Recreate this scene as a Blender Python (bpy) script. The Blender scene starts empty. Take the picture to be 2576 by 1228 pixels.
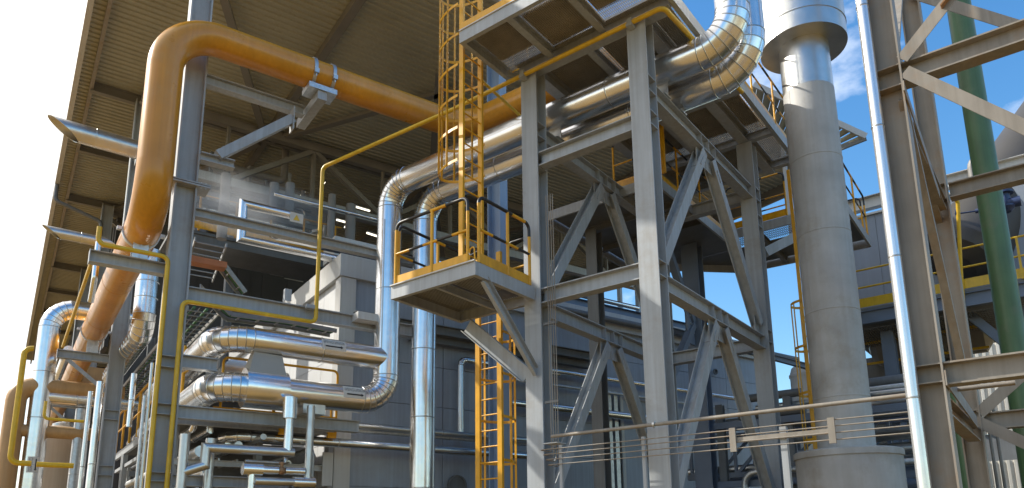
import bpy, bmesh, math, random
from math import radians, sin, cos, tan, pi, hypot, atan2
from mathutils import Vector, Matrix
random.seed(7)
sc = bpy.context.scene
COL = sc.collection
# ------------------------------------------------------------------ survey frames
# camera, tower grid (tX, tY) and hall grid (bX, bY) recovered from the vanishing points; pixel sights give where a
# member meets a known plane of its own grid
FL, PPX, PPY = 1854.0, 1287.5, 965.0
PITCH, ROLL = radians(12.2457), radians(-0.7054)
Z = Vector((0, 0, 1))
EYE = Vector((0, 0, 1.7))
FW = Vector((0, cos(PITCH), sin(PITCH)))
UP0 = Vector((0, -sin(PITCH), cos(PITCH)))
RT0 = Vector((1, 0, 0))
RT = RT0*cos(ROLL)+UP0*sin(ROLL)
UP = UP0*cos(ROLL)-RT0*sin(ROLL)
YT, YB = radians(-52.749), radians(-34.802)
tX = Vector((-sin(YT), -cos(YT), 0)); tY = Vector((cos(YT), -sin(YT), 0))
bX = Vector((sin(YB), cos(YB), 0)); bY = Vector((cos(YB), -sin(YB), 0))
def ray(x, y): return FW+RT*((x-PPX)/FL)-UP*((y-PPY)/FL)
def _pl(x, y, n, d):
    r = ray(x, y); return EYE+r*((d-EYE.dot(n))/r.dot(n))
def bx(x, y, d): return _pl(x, y, bX, d)
def by(x, y, d): return _pl(x, y, bY, d)
def tx(x, y, d): return _pl(x, y, tX, d)
def ty(x, y, d): return _pl(x, y, tY, d)
def oz(x, y, d): return _pl(x, y, Z, d)
def dp(x, y, d): return EYE+ray(x, y)*d
def wB(a, b, c): return bX*a+bY*b+Z*c
def wT(a, b, c): return tX*a+tY*b+Z*c
def cB(p): return Vector((p.dot(bX), p.dot(bY), p.z))
def cT(p): return Vector((p.dot(tX), p.dot(tY), p.z))
# ------------------------------------------------------------------ materials
MATS = {}
def mat(name, col, rough=.5, metal=0., var=.12, scale=3., bump=.0, bscale=40., streak=0., dirt=None, dirt_amt=.0, aniso=0., rvar=.08, coat=0.):
    m = bpy.data.materials.new(name); m.use_nodes = True; MATS[name] = m
    nt = m.node_tree; N = nt.nodes; L = nt.links
    b = N['Principled BSDF']
    b.inputs['Roughness'].default_value = rough; b.inputs['Metallic'].default_value = metal
    if aniso: b.inputs['Anisotropic'].default_value = aniso
    if coat: b.inputs['Coat Weight'].default_value = coat; b.inputs['Coat Roughness'].default_value = .15
    tc = N.new('ShaderNodeTexCoord')
    n1 = N.new('ShaderNodeTexNoise'); n1.inputs['Scale'].default_value = scale; n1.inputs['Detail'].default_value = 6
    L.new(tc.outputs['Object'], n1.inputs['Vector'])
    r = N.new('ShaderNodeValToRGB'); r.color_ramp.elements[0].position = .3; r.color_ramp.elements[1].position = .72
    lo = [max(0, c*(1-var)) for c in col]; hi = [min(1, c*(1+var)) for c in col]
    r.color_ramp.elements[0].color = (*lo, 1); r.color_ramp.elements[1].color = (*hi, 1)
    L.new(n1.outputs['Fac'], r.inputs['Fac'])
    out = r.outputs['Color']
    if streak:
        mp = N.new('ShaderNodeMapping'); mp.inputs['Scale'].default_value = (9, 9, .35)
        L.new(tc.outputs['Object'], mp.inputs['Vector'])
        n2 = N.new('ShaderNodeTexNoise'); n2.inputs['Scale'].default_value = 1.6; n2.inputs['Detail'].default_value = 5
        L.new(mp.outputs['Vector'], n2.inputs['Vector'])
        r2 = N.new('ShaderNodeValToRGB'); r2.color_ramp.elements[0].position = .35; r2.color_ramp.elements[1].position = .75
        v = 1-streak
        r2.color_ramp.elements[0].color = (v, v*.98, v*.95, 1); r2.color_ramp.elements[1].color = (1, 1, 1, 1)
        L.new(n2.outputs['Fac'], r2.inputs['Fac'])
        mx = N.new('ShaderNodeMix'); mx.data_type = 'RGBA'; mx.blend_type = 'MULTIPLY'; mx.inputs[0].default_value = 1
        L.new(out, mx.inputs[6]); L.new(r2.outputs['Color'], mx.inputs[7]); out = mx.outputs[2]
    if dirt:
        n3 = N.new('ShaderNodeTexNoise'); n3.inputs['Scale'].default_value = 1.1; n3.inputs['Detail'].default_value = 9; n3.inputs['Roughness'].default_value = .7
        L.new(tc.outputs['Object'], n3.inputs['Vector'])
        r3 = N.new('ShaderNodeValToRGB'); r3.color_ramp.elements[0].position = .52; r3.color_ramp.elements[1].position = .72
        r3.color_ramp.elements[0].color = (0, 0, 0, 1); r3.color_ramp.elements[1].color = (dirt_amt,)*3+(1,)
        L.new(n3.outputs['Fac'], r3.inputs['Fac'])
        mx = N.new('ShaderNodeMix'); mx.data_type = 'RGBA'
        L.new(r3.outputs['Color'], mx.inputs[0]); L.new(out, mx.inputs[6]); mx.inputs[7].default_value = (*dirt, 1); out = mx.outputs[2]
    L.new(out, b.inputs['Base Color'])
    if rvar:
        mr = N.new('ShaderNodeMapRange'); mr.inputs['To Min'].default_value = max(.02, rough-rvar); mr.inputs['To Max'].default_value = min(1, rough+rvar)
        n4 = N.new('ShaderNodeTexNoise'); n4.inputs['Scale'].default_value = scale*2.3; n4.inputs['Detail'].default_value = 4
        L.new(tc.outputs['Object'], n4.inputs['Vector']); L.new(n4.outputs['Fac'], mr.inputs['Value']); L.new(mr.outputs['Result'], b.inputs['Roughness'])
    if bump:
        n5 = N.new('ShaderNodeTexNoise'); n5.inputs['Scale'].default_value = bscale; n5.inputs['Detail'].default_value = 4
        L.new(tc.outputs['Object'], n5.inputs['Vector'])
        bp = N.new('ShaderNodeBump'); bp.inputs['Strength'].default_value = bump; bp.inputs['Distance'].default_value = .02
        L.new(n5.outputs['Fac'], bp.inputs['Height']); L.new(bp.outputs['Normal'], b.inputs['Normal'])
    return m
SILVER = mat('aluminium_cladding', (.80, .80, .80), .23, 1., .06, 2.5, .16, 4., rvar=.06)
SILVER2 = mat('dull_aluminium', (.60, .60, .585), .36, 1., .10, 3., .12, 6., rvar=.10)
SEAM = mat('lap_joint_band', (.42, .41, .39), .35, .95, .1, 8.)
HOODM = mat('tan_grey_sheet', (.40, .37, .31), .45, .2, .06, 2.)
FARW = mat('far_blue_cladding', (.25, .29, .36), .5, 0, .06, 1., streak=.08)
GALV = mat('galvanised_steel', (.55, .57, .58), .42, .85, .15, 14., rvar=.1)
GREY = mat('grey_paint', (.40, .43, .46), .48, 0, .07, 2.2, .03, 60, streak=.20, dirt=(.22, .17, .11), dirt_amt=.55)
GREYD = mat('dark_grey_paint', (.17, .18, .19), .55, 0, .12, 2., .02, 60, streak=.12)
BROWNG = mat('weathered_brown_grey_paint', (.30, .27, .23), .55, 0, .12, 2.4, .05, 50, streak=.22, dirt=(.30, .17, .07), dirt_amt=.6)
RUSTY = mat('rusty_steel', (.33, .16, .06), .8, 0, .35, 9., .2, 60)
BLUEG = mat('blue_grey_paint', (.16, .20, .27), .5, 0, .1, 2., .02, 50)
ROOFST = mat('dark_roof_steel', (.20, .19, .17), .6, 0, .12, 1.5)
YEL = mat('safety_yellow_paint', (.80, .40, .004), .38, 0, .12, 5., .02, 60, streak=.18, dirt=(.40, .20, .03), dirt_amt=.5)
YELP = mat('gas_yellow_paint', (.72, .46, .02), .35, 0, .12, 5., .02, 60, streak=.14, dirt=(.40, .24, .05), dirt_amt=.4)
BLACK = mat('black_stripe_paint', (.02, .02, .022), .4, 0, .1, 5.)
OCHRE = mat('ochre_pipe_paint', (.62, .27, .018), .30, 0, .12, 1.3, streak=.14, dirt=(.50, .30, .10), dirt_amt=.5, coat=.25)
TAN = mat('tan_duct_paint', (.52, .30, .12), .45, 0, .12, 1.4, .02, 30, streak=.15)
DARKD = mat('dark_duct_paint', (.06, .055, .05), .5, 0, .1, 1.)
GREEN = mat('green_pipe_paint', (.095, .185, .085), .42, 0, .14, 2., .03, 40, streak=.22, dirt=(.16, .17, .11), dirt_amt=.6)
ROOFS = mat('cream_roof_sheet', (.43, .42, .33), .55, 0, .10, .7, streak=.10, dirt=(.30, .27, .19), dirt_amt=.4)
WALLP = mat('blue_grey_wall_panel', (.33, .375, .45), .45, .1, .08, .6, .02, 12, streak=.14, dirt=(.25, .24, .22), dirt_amt=.35)
WALLW = mat('white_wall_panel', (.66, .67, .68), .45, 0, .05, .6, streak=.06)
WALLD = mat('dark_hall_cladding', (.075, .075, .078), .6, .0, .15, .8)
TRIM = mat('pale_trim_sheet', (.55, .55, .54), .45, .1, .06, 1.2, streak=.1)
STACKM = mat('weathered_grey_sheet', (.44, .44, .435), .6, .1, .16, 1.6, .10, 7, streak=.08, dirt=(.27, .22, .15), dirt_amt=.6)
GRATE = mat('galvanised_grating', (.15, .14, .125), .6, .0, .15, 5.)
GRATED = mat('dusty_deck_grating', (.44, .40, .33), .65, 0, .15, 4.)
CREAMD = mat('grey_duct_paint', (.24, .23, .22), .5, 0, .1, 1.)
COPPER = mat('rust_primer_red', (.42, .16, .07), .6, 0, .15, 4.)
SIGNW = mat('sign_white', (.62, .60, .55), .5, 0, .04, 6.)
SIGNY = mat('sign_yellow', (.75, .5, .05), .5, 0, .04, 6.)
INK = mat('sign_ink', (.015, .015, .015), .6, 0, .0, 6.)
CORR = mat('corrugated_pale_sheet', (.62, .60, .55), .45, .2, .06, 1., streak=.1)
BRASS = mat('bronze_valve_body', (.36, .20, .10), .5, .5, .3, 30., .2, 40)
BLUEP = mat('dark_blue_valve_paint', (.03, .05, .13), .4, 0, .1, 10.)
TANKM = mat('tan_tank_paint', (.40, .33, .25), .5, .1, .08, 1., streak=.12)
WHITEP = mat('white_pipe_sheet', (.78, .79, .80), .22, .75, .04, 2., .04, 5)
TRAY = mat('galvanised_tray', (.30, .30, .29), .5, .5, .12, 8.)
CABLE = mat('green_cable', (.04, .16, .07), .5, 0, .2, 20.)
# ------------------------------------------------------------------ mesh builder
class MB:
    def __init__(s): s.bm = bmesh.new()
    def face(s, vs, m=0, smooth=False):
        try: f = s.bm.faces.new(vs)
        except ValueError: return None
        f.material_index = m; f.smooth = smooth; return f
    def prism(s, prof, p, q, up=Z, caps=True, m=0, closed=True):
        d = (q-p).normalized(); side = d.cross(up)
        if side.length < 1e-4: side = d.cross(tY)
        side.normalize(); u = side.cross(d).normalized()
        A = [s.bm.verts.new(p+side*a+u*b) for a, b in prof]; B = [s.bm.verts.new(q+side*a+u*b) for a, b in prof]
        n = len(prof)
        for i in range(n if closed else n-1): s.face([A[i], A[(i+1) % n], B[(i+1) % n], B[i]], m)
        if caps and closed: s.face(A[::-1], m); s.face(B, m)
        return s
    def bar(s, p, q, w, h, up=Z, m=0):
        return s.prism([(-w/2, -h/2), (w/2, -h/2), (w/2, h/2), (-w/2, h/2)], p, q, up, True, m)
    def ib(s, p, q, h, b, up=Z, tf=.018, tw=.012):
        x, y, t = b/2, h/2, tw/2
        return s.prism([(-x, -y), (x, -y), (x, -y+tf), (t, -y+tf), (t, y-tf), (x, y-tf), (x, y), (-x, y), (-x, y-tf), (-t, y-tf), (-t, -y+tf), (-x, -y+tf)], p, q, up)
    def ch(s, p, q, h, b, up=Z, t=.012, flip=1):   # channel: web at side 0, flanges to +side*flip
        y = h/2; k = [(0, -y), (b, -y), (b, -y+t), (t, -y+t), (t, y-t), (b, y-t), (b, y), (0, y)]
        if flip < 0: k = [(-a, c) for a, c in k][::-1]
        return s.prism(k, p, q, up)
    def ang(s, p, q, a, b, up=Z, t=.012, flip=1):
        k = [(0, 0), (a, 0), (a, t), (t, t), (t, b), (0, b)]
        if flip < 0: k = [(-x, y) for x, y in k][::-1]
        return s.prism(k, p, q, up)
    def tube(s, path, r, n=20, R=0, segs=8, lob=False, seam=0, bead=.006, caps=True, stripe=None, mats=(0, 1), bw=.012, seamed=True):
        pts = [Vector(p) for p in path]; st = []   # stations: pos, tangent, radius, hard
        if len(pts) < 2: return s
        cur = pts[0]; runs = []
        arcs = []
        for i in range(1, len(pts)-1):
            a = (pts[i]-pts[i-1]).normalized(); b = (pts[i+1]-pts[i]).normalized(); c = max(-1, min(1, a.dot(b))); th = math.acos(c)
            if th < .02: arcs.append((pts[i], pts[i], [])); continue
            RR = R if R else r*.02
            t = min(RR*tan(th/2), .48*(pts[i]-pts[i-1]).length if i > 1 else .95*(pts[i]-pts[i-1]).length, .48*(pts[i+1]-pts[i]).length if i < len(pts)-2 else .95*(pts[i+1]-pts[i]).length)
            RR = t/tan(th/2); s0 = pts[i]-a*t; nrm = (b-a*c).normalized(); ctr = s0+nrm*RR
            k = segs if R else 1
            arc = []
            if R:
                for j in range(k+1):
                    f = th*j/k; arc.append((ctr-nrm*RR*cos(f)+a*RR*sin(f), (a*cos(f)+nrm*sin(f)).normalized()))
            else:
                arc = [(pts[i], (a+b).normalized())]
            arcs.append((s0 if R else pts[i], arc[-1][0], arc))
        prev = pts[0]
        def straight(p, q, first):
            d = q-p; Ln = d.length; d.normalize()
            out = [(p, d, r, True, 0)] if first else []
            if stripe and Ln > stripe:
                k = max(1, round(Ln/stripe))
                for j in range(1, k): out.append((p+d*(Ln*j/k), d, r, True, j % 2))
            elif seam and Ln > seam*.6:
                k = max(1, round(Ln/seam))
                for j in range(1, k):
                    o = Ln*j/k
                    out += [(p+d*(o-bw), d, r, True, 0), (p+d*(o-bw*.6), d, r+bead, True, 0), (p+d*(o+bw*.6), d, r+bead, True, 0), (p+d*(o+bw), d, r, True, 0)]
            return out
        for (s0, e0, arc) in arcs+[(pts[-1], None, None)]:
            if (s0-prev).length > 1e-5: st += straight(prev, s0, not st)
            if arc is None: st.append((pts[-1], (pts[-1]-pts[-2]).normalized(), r, True, 0)); break
            for j, (p, t) in enumerate(arc):
                if lob and R:
                    if 0 <= j:
                        st += [(p-t*.011, t, r, True, 0), (p-t*.008, t, r+bead, True, 0), (p+t*.008, t, r+bead, True, 0), (p+t*.011, t, r, True, 0)]
                else: st.append((p, t, r, j in (0, len(arc)-1) or not R, 1 if stripe else 0))
            if arc: prev = e0
        # rings
        t0 = st[0][1]; ref = t0.cross(Z)
        if ref.length < .1: ref = t0.cross(tX)
        ref.normalize(); rings = []
        pt = t0
        for (p, t, rr, hard, mi) in st:
            ax = pt.cross(t)
            if ax.length > 1e-6: ref = Matrix.Rotation(pt.angle(t), 3, ax.normalized()) @ ref
            ref = (ref-t*ref.dot(t)).normalized(); pt = t
            o = t.cross(ref); k = 1.
            rings.append([s.bm.verts.new(p+(ref*cos(2*pi*j/n)+o*sin(2*pi*j/n))*rr) for j in range(n)])
        if not R:   # mitres: stretch ring in the bisecting plane
            idx = 0
            for q in range(1, len(st)-1):
                for i in range(1, len(pts)-1):
                    if (st[q][0]-pts[i]).length < 1e-6:
                        a = (pts[i]-pts[i-1]).normalized(); tt = st[q][1]
                        for v in rings[q]:
                            # slide along incoming direction onto the mitre plane
                            w = v.co-st[q][0]
                            base = w-a*w.dot(a)
                            if base.length > 1e-6: base = base.normalized()*r
                            den = a.dot(tt); v.co = st[q][0]+base-a*(base.dot(tt)/den if abs(den) > .05 else 0)
        for q in range(len(rings)-1):
            mi = st[q][4] if stripe else 0
            sm = 1 if (seamed and st[q][2] > r+bead*.5 and st[q+1][2] > r+bead*.5) else 0
            for j in range(n): s.face([rings[q][j], rings[q][(j+1) % n], rings[q+1][(j+1) % n], rings[q+1][j]], mats[mi] if stripe else sm, True)
        s.bm.edges.ensure_lookup_table()
        for q, (p, t, rr, hard, mi) in enumerate(st):
            if hard:
                for j in range(n):
                    e = s.bm.edges.get((rings[q][j], rings[q][(j+1) % n]))
                    if e: e.smooth = False
        if caps: s.face(rings[0][::-1]); s.face(rings[-1])
        return s
    def lathe(s, base, axis, prof, n=32, caps=True):
        axis = axis.normalized(); a = axis.cross(tX)
        if a.length < .1: a = axis.cross(tY)
        a.normalize(); b = axis.cross(a); R = []
        for t, r in prof: R.append([s.bm.verts.new(base+axis*t+(a*cos(2*pi*j/n)+b*sin(2*pi*j/n))*r) for j in range(n)])
        for q in range(len(R)-1):
            for j in range(n): s.face([R[q][j], R[q][(j+1) % n], R[q+1][(j+1) % n], R[q+1][j]], 0, True)
        for q in range(len(R)):
            for j in range(n):
                e = s.bm.edges.get((R[q][j], R[q][(j+1) % n]))
                if e: e.smooth = False
        if caps: s.face(R[0][::-1]); s.face(R[-1])
        return s
    def slab(s, poly, th, m=0):    # horizontal or tilted polygon, extruded downwards by th
        A = [s.bm.verts.new(p) for p in poly]; B = [s.bm.verts.new(p-Z*th) for p in poly]; n = len(poly)
        s.face(A, m); s.face(B[::-1], m)
        for i in range(n): s.face([A[i], B[i], B[(i+1) % n], A[(i+1) % n]], m)
        return s
    def box(s, o, ax, ay, x0, x1, y0, y1, z0, z1, m=0):  # box in a frame whose axes are ax, ay, Z
        return s.slab([o+ax*x0+ay*y0+Z*z1, o+ax*x1+ay*y0+Z*z1, o+ax*x1+ay*y1+Z*z1, o+ax*x0+ay*y1+Z*z1], z1-z0, m)
    def ball(s, c, r, n=12, k=8, sz=1.):
        return s.lathe(c, Z, [(-r*sz*cos(pi*i/k), max(.001, r*sin(pi*i/k))) for i in range(k+1)], n, False)
    def quad(s, a, b, c, d, m=0): s.face([s.bm.verts.new(v) for v in (a, b, c, d)], m); return s
def obj(name, mb, m, parent=None, label=None, recalc=True):
    bm = mb.bm if isinstance(mb, MB) else mb
    if recalc: bmesh.ops.recalc_face_normals(bm, faces=bm.faces)
    off = parent_loc(parent)
    if parent is None:
        # origin at the base centre of the thing
        if bm.verts:
            xs = [v.co.x for v in bm.verts]; ys = [v.co.y for v in bm.verts]; zs = [v.co.z for v in bm.verts]
            off = Vector(((min(xs)+max(xs))/2, (min(ys)+max(ys))/2, min(zs)))
    for v in bm.verts: v.co -= off
    me = bpy.data.meshes.new(name); bm.to_mesh(me); bm.free()
    for k in (m if isinstance(m, (list, tuple)) else [m]): me.materials.append(k)
    o = bpy.data.objects.new(name, me); COL.objects.link(o)
    if parent is None: o.location = off
    else: o.parent = parent
    if label: o['label'] = label
    return o
def parent_loc(p):
    v = Vector((0, 0, 0))
    while p is not None: v = v+p.location; p = p.parent
    return v
def thing(name, label, cat, loc, group=None):
    o = bpy.data.objects.new(name, None); COL.objects.link(o); o.location = loc; o.empty_display_size = .2
    o['label'] = label; o['category'] = cat
    if group: o['group'] = group
    return o
def tag(o, label, cat, group=None):
    o['label'] = label; o['category'] = cat
    if group: o['group'] = group
    return o
def struct(name, mb, m):
    o = obj(name, mb, m); o['kind'] = 'structure'; return o
def pipe(label, pts, r, m, R=0, segs=8, lob=False, seam=0, n=20, name='pipe', cat='pipe', group=None, parent=None, bead=.006):
    mb = MB().tube(pts, r, n, R, segs, lob, seam, bead)
    o = obj(name, mb, [m, SEAM] if (seam or lob) else m, parent)
    if parent is None: tag(o, label, cat, group)
    elif label: o['label'] = label
    return o
def ring(p, t, r, w=.06, th=.02, n=28):     # clamp band round a pipe
    t = t.normalized(); return MB().lathe(p-t*w/2, t, [(0, r), (0, r+th), (w, r+th), (w, r)], n, False)
def grating(poly_o, ax, ay, x0, x1, y0, y1, z, pitch=.034, cross=.10, h=.03, clip=None):
    mb = MB(); n = int((x1-x0)/pitch)
    for i in range(n+1):
        x = x0+i*pitch
        mb.bar(poly_o+ax*x+ay*y0+Z*(z-h/2), poly_o+ax*x+ay*y1+Z*(z-h/2), .005, h)
    for j in range(int((y1-y0)/cross)+1):
        y = y0+j*cross
        mb.bar(poly_o+ax*x0+ay*y+Z*(z-.006), poly_o+ax*x1+ay*y+Z*(z-.006), .007, .010)
    return mb
def rail(par, pts, h=1.1, r=.021, stripe=None, posts=None, toe=.15, mids=(.5,), R=.12, returns=True, m=YEL):
    # handrail run over base points; ends turn down into posts
    mm = [m, BLACK] if stripe else m
    a, b = pts[0], pts[-1]
    path = [a+Z*(h-.24)]+[p+Z*h for p in pts]+[b+Z*(h-.24)] if returns else [p+Z*h for p in pts]
    obj('top_rail', MB().tube(path, r, 10, R, 5, stripe=stripe), mm, par)
    if returns:
        for p in (a, b): obj('post', MB().tube([p, p+Z*(h-.24)], r, 10), m, par)
    for f in mids: obj('mid_rail', MB().tube([p+Z*h*f for p in pts], r*.85, 8, .06, 3, stripe=stripe), mm, par)
    for p in (posts if posts is not None else pts[1:-1]): obj('post', MB().tube([p, p+Z*h], r, 10), m, par)
    if toe:
        for p, q in zip(pts[:-1], pts[1:]): obj('toe_board', MB().bar(p+Z*(toe/2+.005), q+Z*(toe/2+.005), .008, toe), m, par)
def ladder(par, a, b, side, w, rung=.285, cage=None, face=None, z0=0, hoop=.9, rad=.36, stile=(.065, .02), straps=5):
    # a,b: centre-line foot and head; side: unit vector across the rungs; cage=(za,zb) heights along the line; face: direction the cage bulges
    d = (b-a); Ln = d.length; d.normalize(); nrm = face
    for sgn in (-1, 1): obj('stile', MB().bar(a+side*sgn*w/2, b+side*sgn*w/2, stile[0], stile[1], side), YEL, par)
    k = int((Ln-.2)/rung)
    for i in range(k+1):
        c = a+d*(.2+i*rung); obj('rung', MB().tube([c-side*(w/2-.005), c+side*(w/2-.005)], .014, 8), YEL, par)
    if cage:
        z0, z1 = cage; nh = max(2, int(round((z1-z0)/hoop))+1)
        prof = []
        for j in range(17):
            f = pi*j/16; prof.append((-cos(f)*max(rad, w/2), sin(f)*rad*2*.95))
        for i in range(nh):
            c = a+d*(z0+(z1-z0)*i/(nh-1)); mb = MB()
            P_ = [c+side*x+nrm*y for x, y in prof]
            for p, q in zip(P_[:-1], P_[1:]): mb.bar(p, q, .007, .05, d)
            obj('cage_hoop', mb, YEL, par)
        for j in [round(16*(i+.5)/straps) for i in range(straps)]:
            x, y = prof[j]; p = a+d*(z0-.02)+side*x+nrm*(y+.004)
            obj('cage_strap', MB().bar(p, p+d*(z1-z0+.04), .045, .007, nrm), YEL, par)
# ================================================================== SETTING
g = MB(); g.quad(Vector((-400, -400, 0)), Vector((400, -400, 0)), Vector((400, 600, 0)), Vector((-400, 600, 0)))
GROUND = mat('sandy_concrete_ground', (.215, .128, .030), .85, 0, .25, .25, .2, 8, dirt=(.14, .11, .08), dirt_amt=.6)
struct('ground', g, GROUND)
FLOOR = mat('hall_floor_concrete', (.06, .055, .05), .7, 0, .2, .5, .1, 8)
g = MB(); g.quad(*[wB(a, b, .005) for a, b in ((14.9, 2.0), (70, 2.0), (70, 40), (14.9, 40))]); struct('hall_floor', g, FLOOR)
# ------------------------------------------------------------------ HALL ROOF
RZ = 15.0
O_ = Vector((0, 0, 0))
rx0, rx1, ry0, ry1 = 13.2, 62., .62, 23.4
roof = thing('canopy_roof', 'huge cream corrugated hall roof seen from below with dark steel bracing', 'roof', wB(14.2, 2.3, RZ))
mb = MB(); p = .21; k = int((rx1-rx0)/p)
prof = []
for i in range(k):
    x = rx0+i*p; prof += [(x, .04), (x+.085, .04), (x+.105, 0), (x+.185, 0), (x+.205, .04)]
T_ = .003
A = [mb.bm.verts.new(wB(x, ry0, RZ+z)) for x, z in prof]; B_ = [mb.bm.verts.new(wB(x, ry1, RZ+z)) for x, z in prof]
for i in range(len(prof)-1): mb.face([A[i], A[i+1], B_[i+1], B_[i]])
obj('roof_sheet', mb, ROOFS, roof)
mb = MB().box(Vector((0, 0, 0)), bX, bY, rx0, rx1, ry0, ry1, RZ+.06, RZ+.12); obj('roof_deck', mb, ROOFST, roof)
obj('fascia', MB().box(Vector((0, 0, 0)), bX, bY, rx0, rx1, ry0-.14, ry0, RZ-.16, RZ+.16), TRIM, roof)
obj('fascia', MB().box(Vector((0, 0, 0)), bX, bY, rx0, rx1, ry1, ry1+.14, RZ-.5, RZ+.16), ROOFST, roof)
obj('fascia', MB().box(Vector((0, 0, 0)), bX, bY, rx0-.1, rx0, ry0-.14, ry1+.14, RZ-.16, RZ+.16), TRIM, roof)
obj('edge_beam', MB().ch(wB(rx0, ry0+.28, RZ-.13), wB(rx1, ry0+.28, RZ-.13), .24, .09), BROWNG, roof)
for x in (22.6, 26.7, 31., 35.2, 39.3, 43.5, 47.8, 52.):
    obj('rafter', MB().ib(wB(x, ry0+.3, RZ-.16), wB(x, ry1, RZ-.16), .3 if x in (22.6, 31., 39.3, 47.8) else .2, .16), ROOFST, roof)
for y in (6., 12., 18.):
    obj('purlin', MB().bar(wB(rx0, y, RZ-.12), wB(rx1, y, RZ-.12), .22, .22), ROOFST, roof)
for (x0, y0, x1, y1) in ((16.2, 3.0, 22.4, 5.9), (22.4, 6.1, 16.5, 9.8), (16.2, 8.9, 22.2, 11.9), (22.6, 2.6, 31, 6.), (31., 2.6, 22.8, 5.8), (22.6, 12.2, 31, 17.6), (31, 12.2, 22.6, 17.6)):
    obj('roof_brace', MB().bar(wB(x0, y0, RZ-.31), wB(x1, y1, RZ-.31), .2, .12), ROOFST, roof)
# trusses across the hall
def truss(x, y0, y1, zt, zb, n, label, part='truss'):
    t = thing('roof_truss', label, 'truss', wB(x, y0, zb), 'trusses under the hall roof')
    obj('top_chord', MB().bar(wB(x, y0, zt), wB(x, y1, zt), .24, .26), ROOFST, t)
    obj('bottom_chord', MB().bar(wB(x, y0, zb), wB(x, y1, zb), .26, .28), GREY if x < 25 else ROOFST, t)
    for i in range(n):
        a = y0+(y1-y0)*i/n; b = y0+(y1-y0)*(i+1)/n; m = (a+b)/2
        obj('diagonal', MB().bar(wB(x, m, zb+.1), wB(x, b, zt-.1), .15, .15), ROOFST, t)
        obj('diagonal', MB().bar(wB(x, m, zb+.1), wB(x, a, zt-.1), .15, .15), ROOFST, t)
        obj('web_post', MB().bar(wB(x, b-.0, zb+.1), wB(x, b, zt-.1), .11, .11), ROOFST, t)
        obj('web_post', MB().bar(wB(x, m-.12, zb+.1), wB(x, m-.12, zt-.1), .09, .09), ROOFST, t)
truss(22., 2.2, 23., 14.62, 12.62, 4, 'nearest grey roof truss spanning the hall behind the ochre pipe')
truss(31., 2.2, 23., 14.6, 12.6, 4, 'second roof truss deeper in the dark hall')
truss(39.3, 2.2, 23., 14.6, 12.6, 4, 'farthest roof truss in the hall darkness')
hb = thing('hall_wall', 'dark far back wall closing the end of the big hall', 'wall', wB(61, 12, 0))
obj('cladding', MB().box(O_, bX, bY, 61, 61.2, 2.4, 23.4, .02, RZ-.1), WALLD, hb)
# ------------------------------------------------------------------ HALL COLUMNS (I sections, flanges facing along bY)
def hall_column(x, label, ztop=RZ-.3, stiff=()):
    t = thing('hall_column', label, 'steel column', wB(x, 2.3, 0), 'columns carrying the hall roof')
    obj('shaft', MB().ib(wB(x, 2.3, 0), wB(x, 2.3, ztop), .40, .30, bY, .03, .016), GREY, t)
    obj('base_plate', MB().box(Vector((0, 0, 0)), bX, bY, x-.3, x+.3, 2., 2.6, .004, .04), GREY, t)
    for z in stiff:
        obj('stiffener', MB().box(Vector((0, 0, 0)), bX, bY, x-.146, x-.01, 2.132, 2.468, z, z+.014), GREY, t)
    return t
zs = []
for yy in (897, 925, 1018, 1044, 1190, 1212): zs.append(bx(440, yy, 14.05).z)
F_ = hall_column(14.2, 'tall grey column nearest the camera, beside the ochre pipe bend', RZ+.0, zs)
hall_column(22.4, 'second grey column back, carrying the lower pipe bracket', RZ-.3, (5.1, 5.35, 3.6, 3.85))
hall_column(30.6, 'third grey column back, under the far end of the ochre pipe')
hall_column(38.8, 'fourth column, farthest back under the roof edge')
# clamp plate pair on the near column
pl = thing('splice_plate', 'bolted splice plate clamped round the near grey column', 'plate', wB(14.2, 2.3, bx(470, 455, 14.05).z))
zz = bx(470, 455, 14.05).z
obj('plate', MB().box(Vector((0, 0, 0)), bX, bY, 13.98, 14.42, 1.92, 2.72, zz-.03, zz-.005), GREY, pl)
obj('plate', MB().box(Vector((0, 0, 0)), bX, bY, 13.98, 14.42, 1.92, 2.72, zz-.075, zz-.045), GREY, pl)
for yb in (1.98, 2.05, 2.56, 2.64):
    obj('bolt', MB().lathe(wB(14.02, yb, zz-.1), Z, [(0, .016), (.025, .016), (.025, .01), (.13, .01)], 8), GALV, pl)
# ------------------------------------------------------------------ HORIZONTAL RACK BEAMS on the near column
def hbeam(label, x, y0, y1, zt, h=.26, b=.2, m=GREY, name='steel_beam', parts=None):
    o = obj(name, MB().ib(wB(x, y0, zt-h/2), wB(x, y1, zt-h/2), h, b), m); return tag(o, label, 'steel beam')
hbeam('long grey beam with the yellow gas pipe running beneath it', 14.2, 2.502, 7.6, 6.46, .27)
hbeam('upper grey beam passing behind the thin yellow downpipe', 14.2, 2.502, 8.2, 8.05, .18, .18)
hbeam('high grey beam from near column to the ochre pipe support', 14.2, 2.502, 4.5, 10.92, .22, .18)
zst = bx(500, 899, 14.2).z
hbeam('short stub beam from near column under the upper vapor pipe', 14.2, 2.502, bx(545, 920, 14.2).dot(bY), zst, .24, .2)
zs2 = bx(470, 1022, 14.2).z
hbeam('low grey beam from near column under the yellow toe board', 14.2, 2.502, 6.0, zs2, .24, .2)
zs3 = bx(470, 1195, 14.2).z
hbeam('lowest grey beam crossing behind the small silver pipes', 14.2, 2.502, 4.6, zs3, .2, .2)
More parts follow.
